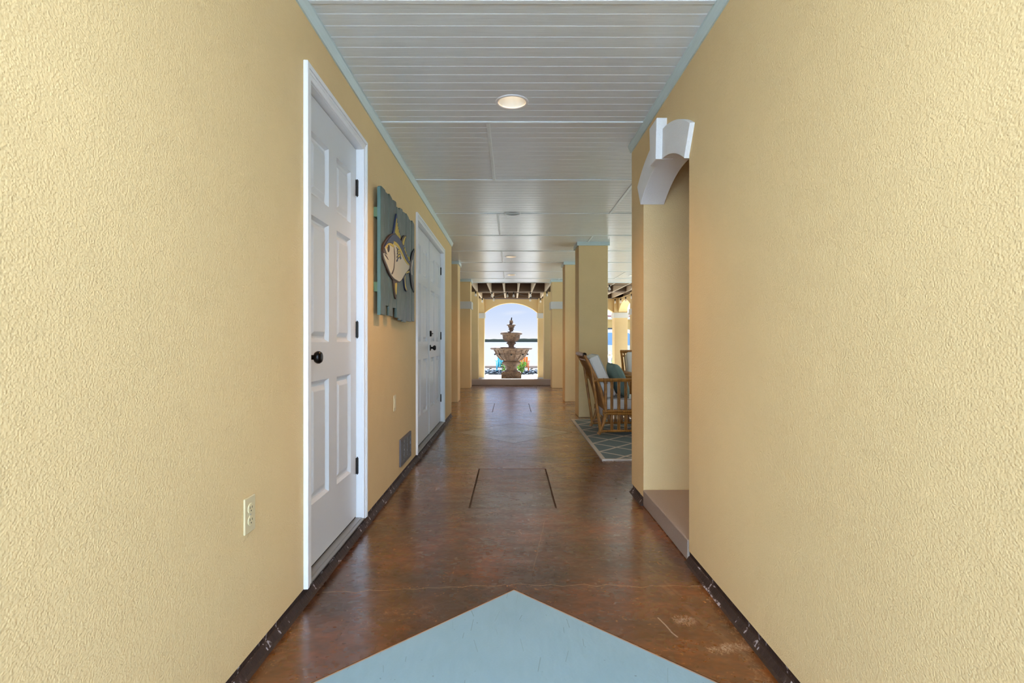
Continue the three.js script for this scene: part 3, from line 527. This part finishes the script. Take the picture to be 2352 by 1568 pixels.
column('yellow column with aqua crown second on the right, behind the armchair column', 0.94, 9.45, { crown: true });
column('yellow column with grey band at the right end of the beadboard ceiling', 0.92, 12.2, { crown: true, band: true });
column('narrow looking yellow column just past the double door on the left', -0.925 - 0.41, 9.38, { crown: true });
column('yellow column with grey band at the left end of the beadboard ceiling', -0.917 - 0.41, 12.15, { crown: true, band: true });
const PT = EYE + 1.36; // underside of the deck joists
column('plain yellow column left of the fountain, under the deck', -0.91 - 0.41, 14.8, { top: PT });
column('plain yellow column right of the fountain, under the deck', 0.905, 14.8, { top: PT });
const RAMP = (Z) => -Math.max(0, Math.min(Z, 19.3) - 15) * 0.063;
column('banded yellow column at the left foot of the arch to the water', -0.86 - 0.41, 17.2, { top: PT, band: true, base: RAMP(17.4), plinth: true });
column('banded yellow column at the right foot of the arch to the water', 0.86, 17.2, { top: PT, band: true, base: RAMP(17.4), plinth: true });
column('yellow column with white band between two arches far on the right', 3.24, 16.9, { top: PT, band: true, base: RAMP(17.1) });
column('banded yellow column at the edge of the right wall, in front of the arches', 3.30, 14.6, { top: PT, band: true });

// ---------------------------------------------------------------- arches of the portico
function archPanel(span0, span1, spring, rise, top) { // in (u, y)
  const c = (span0 + span1) / 2, h = (span1 - span0) / 2, R = (h * h + rise * rise) / (2 * rise), a = Math.asin(h / R), cy = spring + rise - R;
  const s = new THREE.Shape(); s.moveTo(span0, spring); s.absarc(c, cy, R, Math.PI / 2 + a, Math.PI / 2 - a, true); s.lineTo(span1, top); s.lineTo(span0, top); s.closePath(); return s;
}
const SPR = EYE + 0.885, AT = EYE + 1.335;
tag(obj('arch_wall', exZ(archPanel(-0.87, 0.87, SPR, 0.335, AT), 17.28, 17.53, 48), M.stucco), 'yellow arch panel over the view to the water', 'arch');
tag(obj('arch_wall', exZ(archPanel(1.26, 3.25, SPR, 0.335, AT), 17.0, 17.25, 48), M.stucco), 'yellow arch panel left of the far right column, facing the corridor', 'arch');
tag(obj('arch_wall', exX(archPanel(15.0, 16.92, SPR, 0.335, AT), 3.36, 0.25, 0, 48), M.stucco), 'yellow arch panel running away along the far right columns', 'arch');

// ---------------------------------------------------------------- deck over the portico
{
  const d = new THREE.Group(); d.name = 'deck_underside'; scene.add(d); tag(d, 'brown deck underside with cream joists beyond the beadboard ceiling', 'deck');
  obj('deck_boards', bx(-4.2, 4.2, PT + 0.235, PT + 0.3, ROOF_END, 18.5), M.deckWood, d);  // boards run past the arch as an added overhang to shade the patio
  for (let k = -8; k <= 10; k++) { const x = 0.19 + k * 0.375; obj('joist', bx(x - 0.021, x + 0.021, PT, PT + 0.235, ROOF_END + 0.001, 17.1), M.joist, d); }
  for (const [a, b] of [[14.86, 15.06], [17.1, 17.75]]) obj('cross_beam', bx(-4.2, 4.2, PT + 0.004, PT + 0.235, a, b), M.deckWood, d);  // beams coloured dark brown for the shade on their near faces
  obj('lit_beam_strip', bx(-4.2, 4.2, PT - 0.012, PT + 0.012, 15.06, 15.1), M.joist, d);  // pale strip painted in as the lit underside of the beam
}
// ---------------------------------------------------------------- string lights
function stringLights(label, ends, bulbs, sag = 0.06) {
  const [a, b] = ends.map(([x, y, Z]) => V(x, y, -Z)), t = thing('string_light', label, 'string lights', [a.x, a.y, a.z], 0, 'string lights under the deck');
  const at = (f) => a.clone().lerp(b, f).add(V(0, -sag * 4 * f * (1 - f), 0)).sub(a), pts = []; for (let i = 0; i <= 10; i++) pts.push(at(i / 10));
  obj('cable', tube(pts, 0.0045, 6, 24), M.wire, t);
  for (const f of bulbs) {
    const p = at(f), k = new THREE.Group(); k.name = 'bulb'; t.add(k);
    obj('socket', [new THREE.CylinderGeometry(0.017, 0.02, 0.05, 12).translate(p.x, p.y - 0.022, p.z), new THREE.SphereGeometry(0.014, 10, 6).translate(p.x, p.y, p.z)], M.wire, k);
    obj('glass', lathe([[0.013, 0], [0.017, -0.015], [0.03, -0.045], [0.031, -0.06], [0.02, -0.08], [0, -0.086]], 16).translate(p.x, p.y - 0.045, p.z), M.bulbGlass, k);
    obj('filament_glint', new THREE.CylinderGeometry(0.004, 0.007, 0.04, 8).translate(p.x, p.y - 0.08, p.z), M.filament_glint, k);
  }
}
stringLights('string of clear bulbs slung straight across between the plain columns', [[-1.1, EYE + 1.335, 14.55], [1.12, EYE + 1.335, 14.55]], [0.065, 0.262, 0.45, 0.525, 0.73, 0.93], 0.03);
stringLights('string of clear bulbs running to the left foot of the arch', [[-0.06, EYE + 1.335, 14.6], [-0.95, EYE + 1.335, 16.95]], [0.5, 0.94], 0.04);
stringLights('string of clear bulbs running to the right foot of the arch', [[0.06, EYE + 1.335, 14.6], [0.97, EYE + 1.335, 16.95]], [0.55, 0.94], 0.04);
stringLights('string of clear bulbs at the ceiling edge above the seating area', [[2.1, EYE + 1.35, 12.95], [3.4, EYE + 1.35, 12.95]], [0.2, 0.62], 0.01);
stringLights('string of clear bulbs along the arch on the far right', [[3.25, EYE + 1.335, 13.6], [3.2, EYE + 1.3, 16.8]], [0.28, 0.5, 0.7, 0.95], 0.08);

// ---------------------------------------------------------------- rug
{
  const w = 3.05, d = 2.5, S = 1024, cv = document.createElement('canvas'); cv.width = S; cv.height = Math.round(S * d / w);
  const cx = cv.getContext('2d'), k = S / w; cx.fillStyle = '#68716f'; cx.fillRect(0, 0, S, cv.height);
  for (let i = 0; i < 60000; i++) { cx.fillStyle = `rgba(${rnd() < 0.5 ? '78,88,90' : '124,130,128'},0.25)`; cx.fillRect(rr(0, S), rr(0, S), 2, 2); }
  cx.strokeStyle = '#c2b09c'; cx.lineWidth = 0.028 * k;
  for (let i = -1; i < 9; i++) for (let j = -1; j < 8; j++) { const x = (0.03 + i * 0.41) * k, y = (0.06 + j * 0.42) * k; cx.beginPath(); cx.moveTo(x, y); cx.quadraticCurveTo(x + 0.1 * k, y + 0.085 * k, x + 0.205 * k, y + 0.21 * k); cx.lineTo(x + 0.41 * k, y + 0.42 * k); cx.moveTo(x + 0.41 * k, y); cx.lineTo(x + 0.205 * k, y + 0.21 * k); cx.quadraticCurveTo(x + 0.1 * k, y + 0.335 * k, x, y + 0.42 * k); cx.stroke(); }
  cx.lineWidth = 0.07 * k; cx.strokeStyle = '#bfae9c'; cx.strokeRect(0, 0, S, cv.height);
  const t = new THREE.CanvasTexture(cv); t.colorSpace = THREE.SRGBColorSpace; t.magFilter = THREE.LinearFilter;
  const g = new THREE.BoxGeometry(w, 0.009, d, 1, 1, 1); // uv of the top face spans the rug
  const m = new THREE.Mesh(g, [M.piping, M.piping, new THREE.MeshStandardMaterial({ map: t, roughness: 0.95, bumpMap: M.linen.bumpMap, bumpScale: 0.002 }), M.piping, M.piping, M.piping]);
  m.name = 'rug'; m.position.set(0.812 + w / 2, 0.0045, -(4.82 + d / 2)); m.castShadow = m.receiveShadow = true; scene.add(m);
  tag(m, 'grey-blue rug with a tan trellis pattern under the rattan chairs', 'rug');
}
// ---------------------------------------------------------------- rattan armchairs; local x runs forward from the rear feet, z across
function armchair(label, pos, turn) {
  const c = thing('rattan_armchair', label, 'armchair', pos, turn, 'rattan armchairs'), Wd = 0.3, FX = 0.7;
  for (const s of [1, -1]) {
    const z = s * Wd;
    obj('back_upright', tube([V(-0.165, 0.885, z), V(-0.02, 0.6, z), V(0.045, 0.38, z), V(0.075, 0.24, z)], 0.017, 10, 14), M.rattan, c);
    obj('brace', tube([V(-0.085, 0.735, z), V(-0.04, 0.42, z), V(0.01, 0.06, z), V(0.0, 0.0, z)], 0.0165, 10, 14), M.rattan, c);
    obj('leg', tube([V(0.07, 0.62, z), V(0.072, 0.45, z), V(0.07, 0.26, z), V(0.055, 0.15, z), V(0.018, 0.05, z), V(-0.01, 0.0, z)], 0.0175, 10, 18), M.rattan, c);
    obj('leg', tube([V(FX, 0.62, z), V(FX, 0.45, z), V(FX, 0.26, z), V(FX + 0.01, 0.12, z), V(FX + 0.035, 0.0, z)], 0.0175, 10, 16), M.rattan, c);
    obj('arm', [tube([V(-0.06, 0.6, z), V(0.0, 0.607, z), V(0.35, 0.608, z), V(FX + 0.03, 0.606, z), V(FX + 0.06, 0.59, z)], 0.02, 12, 20), tube([V(-0.05, 0.602, z - s * 0.03), V(0.35, 0.61, z - s * 0.03), V(FX + 0.05, 0.6, z - s * 0.03)], 0.016, 10, 14)], M.rattan, c);
    obj('seat_rail', [tube([V(0.04, 0.258, z), V(FX, 0.258, z)], 0.016, 10, 4), tube([V(0.04, 0.23, z), V(FX, 0.23, z)], 0.016, 10, 4)], M.rattan, c);
    obj('stretcher', tube([V(0.0, 0.035, z), V(0.35, 0.04, z), V(FX + 0.01, 0.04, z)], 0.014, 10, 8), M.rattan, c);
    for (let k = 0; k < 7; k++) {
      const x = 0.142 + k * 0.078;
      obj('slat', [tube([V(x - 0.009, 0.595, z), V(x - 0.009, 0.04, z)], 0.0085, 8, 2), tube([V(x + 0.009, 0.595, z), V(x + 0.009, 0.04, z)], 0.0085, 8, 2)], M.rattan, c);
    }
    for (const g of [new THREE.TorusGeometry(0.02, 0.005, 6, 14).rotateX(Math.PI / 2).translate(0.072, 0.575, z), new THREE.TorusGeometry(0.02, 0.005, 6, 14).rotateX(Math.PI / 2).translate(0.068, 0.245, z), new THREE.TorusGeometry(0.02, 0.005, 6, 14).rotateY(Math.PI / 2).translate(0.05, 0.607, z)]) obj('binding', g, M.cane, c);
  }
  obj('top_rail', [tube([V(-0.165, 0.892, -Wd - 0.015), V(-0.165, 0.892, Wd + 0.015)], 0.024, 12, 4), tube([V(-0.135, 0.83, -Wd), V(-0.135, 0.83, Wd)], 0.012, 8, 4)], M.rattan, c);
  for (let k = 0; k < 12; k++) { const z = -0.26 + k * 0.0473; obj('back_cane', tube([V(-0.16, 0.88, z), V(-0.018, 0.6, z), V(0.045, 0.38, z), V(0.08, 0.2, z)], 0.011, 7, 10), M.cane, c); }
  obj('rear_rail', tube([V(0.07, 0.25, -Wd), V(0.07, 0.25, Wd)], 0.018, 10, 2), M.rattan, c); obj('rear_stretcher', tube([V(0.02, 0.06, -Wd), V(0.05, 0.11, 0), V(0.02, 0.06, Wd)], 0.014, 8, 10), M.rattan, c);
  for (const [y, r] of [[0.25, 0.018], [0.05, 0.014]]) obj('front_rail', tube([V(FX, y, -Wd), V(FX, y, Wd)], r, 10, 2), M.rattan, c);
  obj('webbing', new THREE.BoxGeometry(0.008, 0.075, 0.52).translate(0.05, 0.24, 0), M.webbing, c);
  const seat = obj('seat_cushion', new RoundedBoxGeometry(0.66, 0.125, 0.53, 4, 0.03).translate(0.405, 0.335, 0), M.linen, c);
  obj('piping', [0.39, 0.28].map((y) => cord(0.652, 0.522, 0.025, (u, v) => V(0.405 + u, y, v), 0.005)), M.piping, seat);
  const tilt = (g) => g.rotateZ(0.42).translate(0.045, 0.64, 0);
  const bc = obj('back_cushion', tilt(new RoundedBoxGeometry(0.125, 0.5, 0.53, 4, 0.03)), M.linen, c);
  obj('piping', [-0.055, 0.055].map((x) => tilt(cord(0.49, 0.522, 0.025, (u, v) => V(x, u, v), 0.005))), M.piping, bc);
  return c;
}
const armA = [0.985, 0.021, -6.34];
armchair('rattan armchair in front seen from its side, with light linen cushions', armA, 0);
armchair('rattan armchair further back facing the camera, partly hidden by the right wall', [1.89, 0.021, -7.62], -Math.PI / 2);
function pillowGeo(w, h, t) {
  const g = new THREE.BoxGeometry(2, 2, 2, 24, 24, 2), p = g.attributes.position;
  for (let i = 0; i < p.count; i++) {
    const x = p.getX(i), y = p.getY(i), z = p.getZ(i), e = (1 - Math.pow(Math.abs(x), 2.6)) * (1 - Math.pow(Math.abs(y), 2.6)), pinch = 1 - 0.09 * (1 - x * x) * Math.abs(y) ** 4, pinch2 = 1 - 0.09 * (1 - y * y) * Math.abs(x) ** 4;
    p.setXYZ(i, x * w / 2 * pinch2, y * h / 2 * pinch, z * (0.006 + t / 2 * Math.sqrt(Math.max(0, e))));
  }
  g.computeVertexNormals(); return g;
}
{
  const p = thing('throw_pillow', 'sage teal throw pillow leaning in the near rattan armchair', 'pillow', [armA[0] + 0.262, 0.612, armA[2] + 0.02]);
  obj('cover', pillowGeo(0.44, 0.42, 0.16).rotateY(Math.PI / 2).rotateZ(0.38), M.sage, p);
  obj('seam', cord(0.424, 0.404, 0.02, (u, v) => { const x = u / 0.22, y = v / 0.21; return V(u * (1 - 0.09 * (1 - y * y) * x ** 4), v * (1 - 0.09 * (1 - x * x) * y ** 4), 0); }, 0.004).rotateY(Math.PI / 2).rotateZ(0.38), M.sage, p);
  const q = thing('throw_pillow', 'dark green throw pillow on the far rattan armchair', 'pillow', [1.93, 0.59, -7.35]);
  obj('cover', pillowGeo(0.4, 0.38, 0.15).rotateX(-0.38), M.forest, q);
  obj('seam', cord(0.384, 0.364, 0.02, (u, v) => { const x = u / 0.2, y = v / 0.19; return V(u * (1 - 0.09 * (1 - y * y) * x ** 4), v * (1 - 0.09 * (1 - x * x) * y ** 4), 0); }, 0.004).rotateX(-0.38), M.forest, q);
}
// ---------------------------------------------------------------- end of the corridor and the patio
struct(obj('floor_curb', rbx(-4, 4, 0, 0.138, 13.0, 13.22, 0.012), M.curbStep), 'low taupe concrete curb across the end of the brown floor', 'curb');
{
  const g = exX(polyShape([13.2, -0.3, 13.2, 0, 15, 0, 19.3, RAMP(19.3), 21.7, RAMP(19.3) - 0.01, 21.7, -0.6]), -9, 18);
  struct(obj('floor_patio', g, std(new THREE.Color(0.42, 0.34, 0.25), 0.6, { bumpMap: M.stucco.bumpMap, bumpScale: 0.001 })), 'pale concrete patio sloping down to the fountain', 'patio');
}
const GY = RAMP(19.3);
// ---------------------------------------------------------------- fountain
{
  const f = thing('fountain', 'tiered stone fountain framed by the far arch', 'fountain', [0.005, GY, -19.3]), u = 19.3 / 1240;
  const P = (list) => list.map(([r, y]) => [r * u, (784 - y) * u + EYE - GY]);
  const pl = 0.35, base = (784 - 857) * 18.95 / 1240 + EYE - GY;
  obj('plinth', [rbx(-pl, pl, 0, base, -pl, pl, 0.01), rbx(-pl * 0.9, pl * 0.9, base - 0.01, base + 0.035, -pl * 0.9, pl * 0.9, 0.012)], M.stone, f);
  obj('pedestal', lathe(P([[0, 857], [19, 857], [19, 855.5], [16, 853], [12.6, 850], [12.2, 846], [13.5, 842], [17, 838.5], [21, 836.5], [22, 834], [20, 831.5], [18, 830.5], [18, 829], [0, 829]]), 48), M.stone, f);
  const low = obj('lower_basin', lathe(P([[0, 829.5], [17, 829.5], [22, 827.5], [28.5, 822], [33, 816.5], [34, 815.5], [36, 815], [36, 813.3], [35, 812.5], [38, 806], [40.5, 803.8], [46.5, 803.4], [48.5, 801.5], [47, 799], [43.5, 797.4], [41, 797.5], [38, 800], [30, 810], [0, 812]]), 64), M.stone, f);
  for (let k = 0; k < 16; k++) { const a = k / 16 * Math.PI * 2 + 0.1; obj('rib', tube(P([[40.3, 804], [37.6, 808], [35.6, 813], [33.5, 816.5], [28.8, 822.2], [22.5, 827.6]]).map(([r, y]) => V(Math.cos(a) * r, y, Math.sin(a) * r)), 0.018, 6, 14), M.stone, low); }
  for (let k = 0; k < 8; k++) { const a = k / 8 * Math.PI * 2; obj('boss', new THREE.SphereGeometry(0.032, 12, 8).translate(Math.cos(a) * 37.5 * u, (784 - 814.5) * u + EYE - GY, Math.sin(a) * 37.5 * u), M.pipe, low); }
  obj('lower_stem', lathe(P([[8, 811], [7, 800], [6.4, 797], [6.2, 794.5], [8, 791.5], [10.5, 790], [11.6, 789], [10, 787.5], [8.8, 786.5], [9.6, 785]]), 40), M.stone, f);
  const mid = obj('middle_basin', lathe(P([[0, 785.3], [10.5, 785.3], [14, 783.5], [17.4, 780], [18.8, 778.6], [19.6, 778], [18.8, 777.2], [19.3, 773], [20.3, 769.5], [24, 769], [25.4, 767.4], [24.4, 765], [21.5, 762.6], [20, 762.4], [14, 769], [0, 771]]), 56), M.stone, f);
  for (let k = 0; k < 12; k++) { const a = k / 12 * Math.PI * 2; obj('rib', tube(P([[20.2, 769.8], [19.2, 773.5], [18.9, 777.5], [17.2, 780.4], [14, 783.6]]).map(([r, y]) => V(Math.cos(a) * r, y, Math.sin(a) * r)), 0.01, 6, 10), M.stone, mid); }
  obj('upper_stem', lathe(P([[6, 770], [5, 763], [4.2, 760.5], [4.3, 758.5], [6.2, 757.4], [6.6, 756.6], [5.2, 755.6], [5.4, 754]]), 32), M.stone, f);
  obj('upper_basin', lathe(P([[0, 754.5], [5.4, 754.5], [6.2, 753], [7.8, 751.6], [7.2, 750.6], [8, 748.6], [10, 748.4], [10.9, 747.4], [10, 746], [7.6, 744.8], [6.5, 745], [0, 747]]), 40), M.stone, f);
  obj('finial', lathe(P([[4.6, 747], [3.9, 744], [3.7, 742.6], [4.5, 741.3], [4.4, 740], [3.5, 739], [3.9, 737.8], [4.3, 737.2], [4.1, 736.2], [0, 736.2]]), 28), M.stone, f);
  obj('water_spout', rod(V(0, P([[0, 736.5]])[0][1], 0), V(0.018, P([[0, 729.8]])[0][1], 0), 0.026, 0.017, 10), M.pipe, f);
}
// ---------------------------------------------------------------- shrubs by the fountain
function leafGeo(l, w) { const s = new THREE.Shape(); s.moveTo(0, 0); s.quadraticCurveTo(w, l * 0.45, 0, l); s.quadraticCurveTo(-w, l * 0.45, 0, 0); return new THREE.ShapeGeometry(s, 5); }
function shrub(name, label, pos, stems, r, h, n, leaf, group, dark) {
  const t = thing(name, label, 'plant', pos, 0, group), lg = leafGeo(...leaf), packs = [[], [], []], ew = [];
  for (let k = 0; k < stems; k++) {
    const a = rr(0, 6.3), q = r * Math.sqrt(rnd()), end = V(Math.cos(a) * q, h * rr(0.6, 1), Math.sin(a) * q), mid = V(end.x * 0.3, end.y * 0.55, end.z * 0.3);
    const cu = new THREE.CatmullRomCurve3([V(0, 0, 0), mid, end]); obj('stem', new THREE.TubeGeometry(cu, 6, 0.006, 5), M.leafDark, t);
    for (let i = 0; i < n; i++) { const p = cu.getPoint(rr(0.3, 1)); const g = lg.clone().rotateX(rr(-1.2, 1.2)).rotateZ(rr(-1.4, 1.4)).rotateY(rr(0, 6.3)).translate(p.x, p.y, p.z); packs[Math.floor(rnd() * 3)].push(g); }
  }
  packs.forEach((p, i) => { if (p.length) { const m = obj('leaves', p, dark && i === 2 ? M.leafDark : M.leaf[i], t); m.userData.kind = 'stuff'; } });
}
shrub('leafy_shrub', 'light green leafy shrub left of the fountain pedestal', [-0.33, GY, -20.4], 9, 0.34, 0.62, 14, [0.09, 0.03], 'shrubs by the fountain', true);
shrub('leafy_shrub', 'fuller green leafy shrub right of the fountain pedestal', [0.38, GY, -20.4], 12, 0.3, 0.62, 22, [0.1, 0.035], 'shrubs by the fountain', false);
// ---------------------------------------------------------------- garden chairs behind the fountain
function gardenChair(label, x, color, turn) {
  const m = std(color, 0.5), c = thing('garden_chair', label, 'chair', [x, GY, -22.6], turn, 'wooden garden chairs');
  for (let k = 0; k < 5; k++) obj('back_slat', rbx(-0.2 + k * 0.1 - 0.045, -0.2 + k * 0.1 + 0.045, 0, 0.56 - Math.abs(k - 2) * 0.05, -0.01, 0.01, 0.004).rotateX(0.42).translate(0, 0.28, 0.12), m, c);
  for (let k = 0; k < 5; k++) obj('seat_slat', rbx(-0.25, 0.25, -0.01, 0.01, -0.045, 0.045, 0.004).translate(0, 0.27 + k * 0.025, 0.1 - k * 0.1), m, c);
  for (const s of [-1, 1]) { obj('leg', bx(s * 0.27 - 0.015, s * 0.27 + 0.015, 0, 0.52, 0.33, 0.43), m, c); obj('leg', bx(s * 0.24 - 0.015, s * 0.24 + 0.015, -0.02, 0.1, -0.5, 0.5).rotateX(-0.25).translate(0, 0.22, 0), m, c); obj('armrest', rbx(s * 0.29 - 0.06, s * 0.29 + 0.06, 0.52, 0.545, -0.35, 0.46, 0.006), m, c); }
}
gardenChair('light blue wooden garden chair behind the fountain on the left', -0.33, 0x3fb7d8, 0.06);
gardenChair('orange wooden garden chair behind the fountain on the right', 0.46, 0xd4772e, -0.06);

// ---------------------------------------------------------------- shore
{
  const sand = std(new THREE.Color(0.5, 0.45, 0.38), 0.9);
  struct(obj('ground_shore', [bx(-60, 60, GY - 1.5, GY - 0.012, 19.3, 26.4)], sand), 'pale sandy strip between the patio and the seawall', 'ground');
  const geo = new THREE.IcosahedronGeometry(0.07, 0), n = 3200, im = new THREE.InstancedMesh(geo, std(0x363b42, 0.85), n), o = new THREE.Object3D();
  for (let i = 0; i < n; i++) { o.position.set(rr(-9, 9), GY + rr(-0.02, 0.05), -rr(21.6, 24.2)); o.rotation.set(rr(0, 6), rr(0, 6), rr(0, 6)); o.scale.set(rr(0.5, 1.5), rr(0.4, 0.9), rr(0.5, 1.4)); o.updateMatrix(); im.setMatrixAt(i, o.matrix); const v = rr(0.5, 1.4); im.setColorAt(i, new THREE.Color(v * 0.95, v, v * 1.06)); }
  im.name = 'shore_rocks'; im.castShadow = im.receiveShadow = true; scene.add(im); tag(im, 'dark band of small rocks in front of the seawall', 'rocks', null, 'stuff');
  const s = thing('seawall_rail', 'grey-brown seawall rail running across in front of the water', 'rail', [0, GY, -26]);
  const wood = std(0x8a7a72, 0.8);
  obj('cap_board', bx(-12, 12, 0.03, 0.155, -0.06, 0.1), wood, s);
  for (let k = -6; k <= 6; k++) obj('post', bx(k * 2 - 0.06 + 1, k * 2 + 0.06 + 1, -0.05, 0.1, 0.1, 0.2), wood, s);
}
{
  const S = 512, g = layers(S, S, [[40, 120, 1, 171], [100, 300, 0.8, 172], [12, 30, 0.7, 173]]);
  const w = new THREE.PlaneGeometry(5000, 1700).rotateX(-Math.PI / 2).translate(0, -1.6, -26.4 - 850);
  const m = obj('sea_water', w, phys(new THREE.Color(0.17, 0.14, 0.12), 0.12, { bumpMap: texture(S, S, (i) => { const v = 255 * g[i]; return [v, v, v]; }, 1 / 18, false), bumpScale: 0.05, ior: 1.33 }));
  tag(m, 'bright calm water stretching to the far shore', 'water', null, 'structure');
  // far wooded shore
  const pts = [[-900, -3]]; for (let x = -900; x <= 900; x += 12) pts.push([x, 7.2 + 0.0022 * x + rr(-0.6, 0.6) + 1.0 * Math.sin(x * 0.013)]); pts.push([900, -3]);
  const sh = exZ(new THREE.Shape(pts.map(([x, y]) => new THREE.Vector2(x, y))), 1500, 1560);
  tag(obj('wooded_shore', sh, std(new THREE.Color(0.13, 0.16, 0.12), 1)), 'distant blue wooded shore along the horizon', 'shore', null, 'structure');
}
// ---------------------------------------------------------------- seen between the columns on the right
{
  const yellow = std(0xd9b877, 0.8), white = std(0xe9e4e0, 0.7), red = std(0x9c4a4e, 0.7), roof = std(0xd9cfd0, 0.8);
  const h = thing('house', 'yellow clapboard house with red-edged pale roof across the drive', 'house', [11, -0.4, -40]);
  obj('wall', bx(-6, 6, 0, 3.1, 0, 6), yellow, h);
  for (let k = 0; k < 12; k++) obj('clapboard', new THREE.BoxGeometry(12.02, 0.235, 0.03).rotateX(0.09).translate(0, 0.3 + k * 0.225, 0.02), yellow, h);
  obj('fascia', bx(-6.5, 6.5, 3.05, 3.25, -0.6, -0.5), white, h); obj('drip_edge', bx(-6.5, 6.5, 3.25, 3.34, -0.62, -0.5), red, h);
  obj('roof', exX(polyShape([-0.6, 3.34, 3, 5.6, 6.6, 3.34]), -6.5, 13), roof, h);
  const v = thing('parked_car', 'white parked car with a dark roof rack beyond the far columns', 'car', [4.75, GY, -24.2]);
  const body = std(0xdfe1e6, 0.25), glass = std(0x6f9bd0, 0.35), dark = std(0x2b2c30, 0.5);  // window blue carries the reflected sky in its colour
  const sh = polyShape([-2.3, 0.35, -2.35, 1.0, -2.2, 1.2, -2.0, 1.78, -1.7, 1.84, 0.3, 1.84, 0.62, 1.75, 1.25, 1.16, 2.2, 1.0, 2.35, 0.7, 2.3, 0.35]);
  obj('body', exZ(sh, -0.9, 0.9), body, v);
  obj('side_window', exZ(polyShape([-1.85, 1.2, -1.75, 1.68, -0.2, 1.7, -0.2, 1.16]), -0.915, -0.88), glass, v);
  obj('side_window', exZ(polyShape([-0.1, 1.16, -0.1, 1.7, 0.32, 1.68, 0.85, 1.14]), -0.915, -0.88), glass, v);
  obj('roof_rack', [bx(-1.7, 0.3, 1.86, 1.91, -0.75, -0.68), bx(-1.7, 0.3, 1.86, 1.91, 0.68, 0.75)], dark, v);
  for (const x of [-1.45, 1.45]) for (const z of [-0.82, 0.82]) { const w = obj('wheel', new THREE.CylinderGeometry(0.35, 0.35, 0.22, 24).rotateX(Math.PI / 2).translate(x, 0.35, z), dark, v); obj('hub_cap', new THREE.CylinderGeometry(0.2, 0.2, 0.24, 20).rotateX(Math.PI / 2).translate(x, 0.35, z), body, w); }
  const b = thing('white_baluster', 'white turned baluster post beyond the wide column', 'post', [3.33, RAMP(18.2), -18.2]);
  obj('post', lathe([[0, 0], [0.07, 0], [0.07, 0.08], [0.04, 0.12], [0.03, 0.3], [0.055, 0.5], [0.03, 0.66], [0.045, 0.7], [0.08, 0.74], [0.08, 0.8], [0, 0.82]], 20), white, b);
  obj('cap', new THREE.SphereGeometry(0.06, 14, 10).translate(0, 0.86, 0), white, b);
  const pot = thing('plant_pot', 'white plant pot beside the baluster', 'pot', [3.5, RAMP(18.4), -18.4]);
  obj('pot', lathe([[0, 0], [0.1, 0], [0.14, 0.26], [0.16, 0.28], [0.16, 0.3], [0.13, 0.3], [0.12, 0.24], [0, 0.24]], 24), white, pot);
  shrub('potted_plant', 'bright green plant growing in the white pot', [3.5, RAMP(18.4) + 0.24, -18.4], 8, 0.15, 0.36, 14, [0.09, 0.03], null, false);
}
// ---------------------------------------------------------------- unseen ground and light helpers round the house, outside the frame
{
  const pave = std(new THREE.Color(0.62, 0.6, 0.56), 0.85);
  struct(obj('ground_added_lawn', [bx(4.2, 40, -0.9, -0.25, MOUTH, 21.6), bx(-40, -4.2, -0.9, -0.25, MOUTH, 21.6)], std(new THREE.Color(0.27, 0.26, 0.19), 0.95)), 'unseen grass added beside the house to temper bounced light', 'lawn');  // grass added out of view to darken and warm the bounced light
  struct(obj('ground_drive', [bx(-40, 40, -0.9, -0.25, -40, MOUTH)], pave), 'pale concrete drive behind the camera', 'ground');
  struct(obj('ground_apron', bx(-4.2, 4.2, -0.9, -0.012, -2.4, MOUTH), pave), 'concrete apron at the near mouth of the corridor', 'ground');
}
{ // garage added out of view, coloured pale blue to bounce cool light inside
  const g = thing('added_garage', 'unseen pale blue garage added behind the camera as a light reflector', 'building', [0, -0.25, 7]);
  const white = std(new THREE.Color(0.74, 0.82, 0.93), 0.8);
  obj('wall', bx(-9, 9, 0, 7.4, -0.2, 0), white, g); obj('parapet', bx(-9.1, 9.1, 7.4, 7.55, -0.3, 0.1), white, g);
  for (const x of [-5.6, 0, 5.6]) { const d = obj('added_garage_door', bx(x - 2, x + 2, 0, 2.3, 0, 0.03), white, g); for (let k = 0; k < 4; k++) obj('door_section', rbx(x - 1.95, x + 1.95, 0.03 + k * 0.565, 0.58 + k * 0.565, 0.02, 0.05, 0.01), white, d); }
}
scene.traverse((o) => { if (o.isMesh) { o.castShadow = true; o.receiveShadow = true; } });
renderer.render(scene, camera);
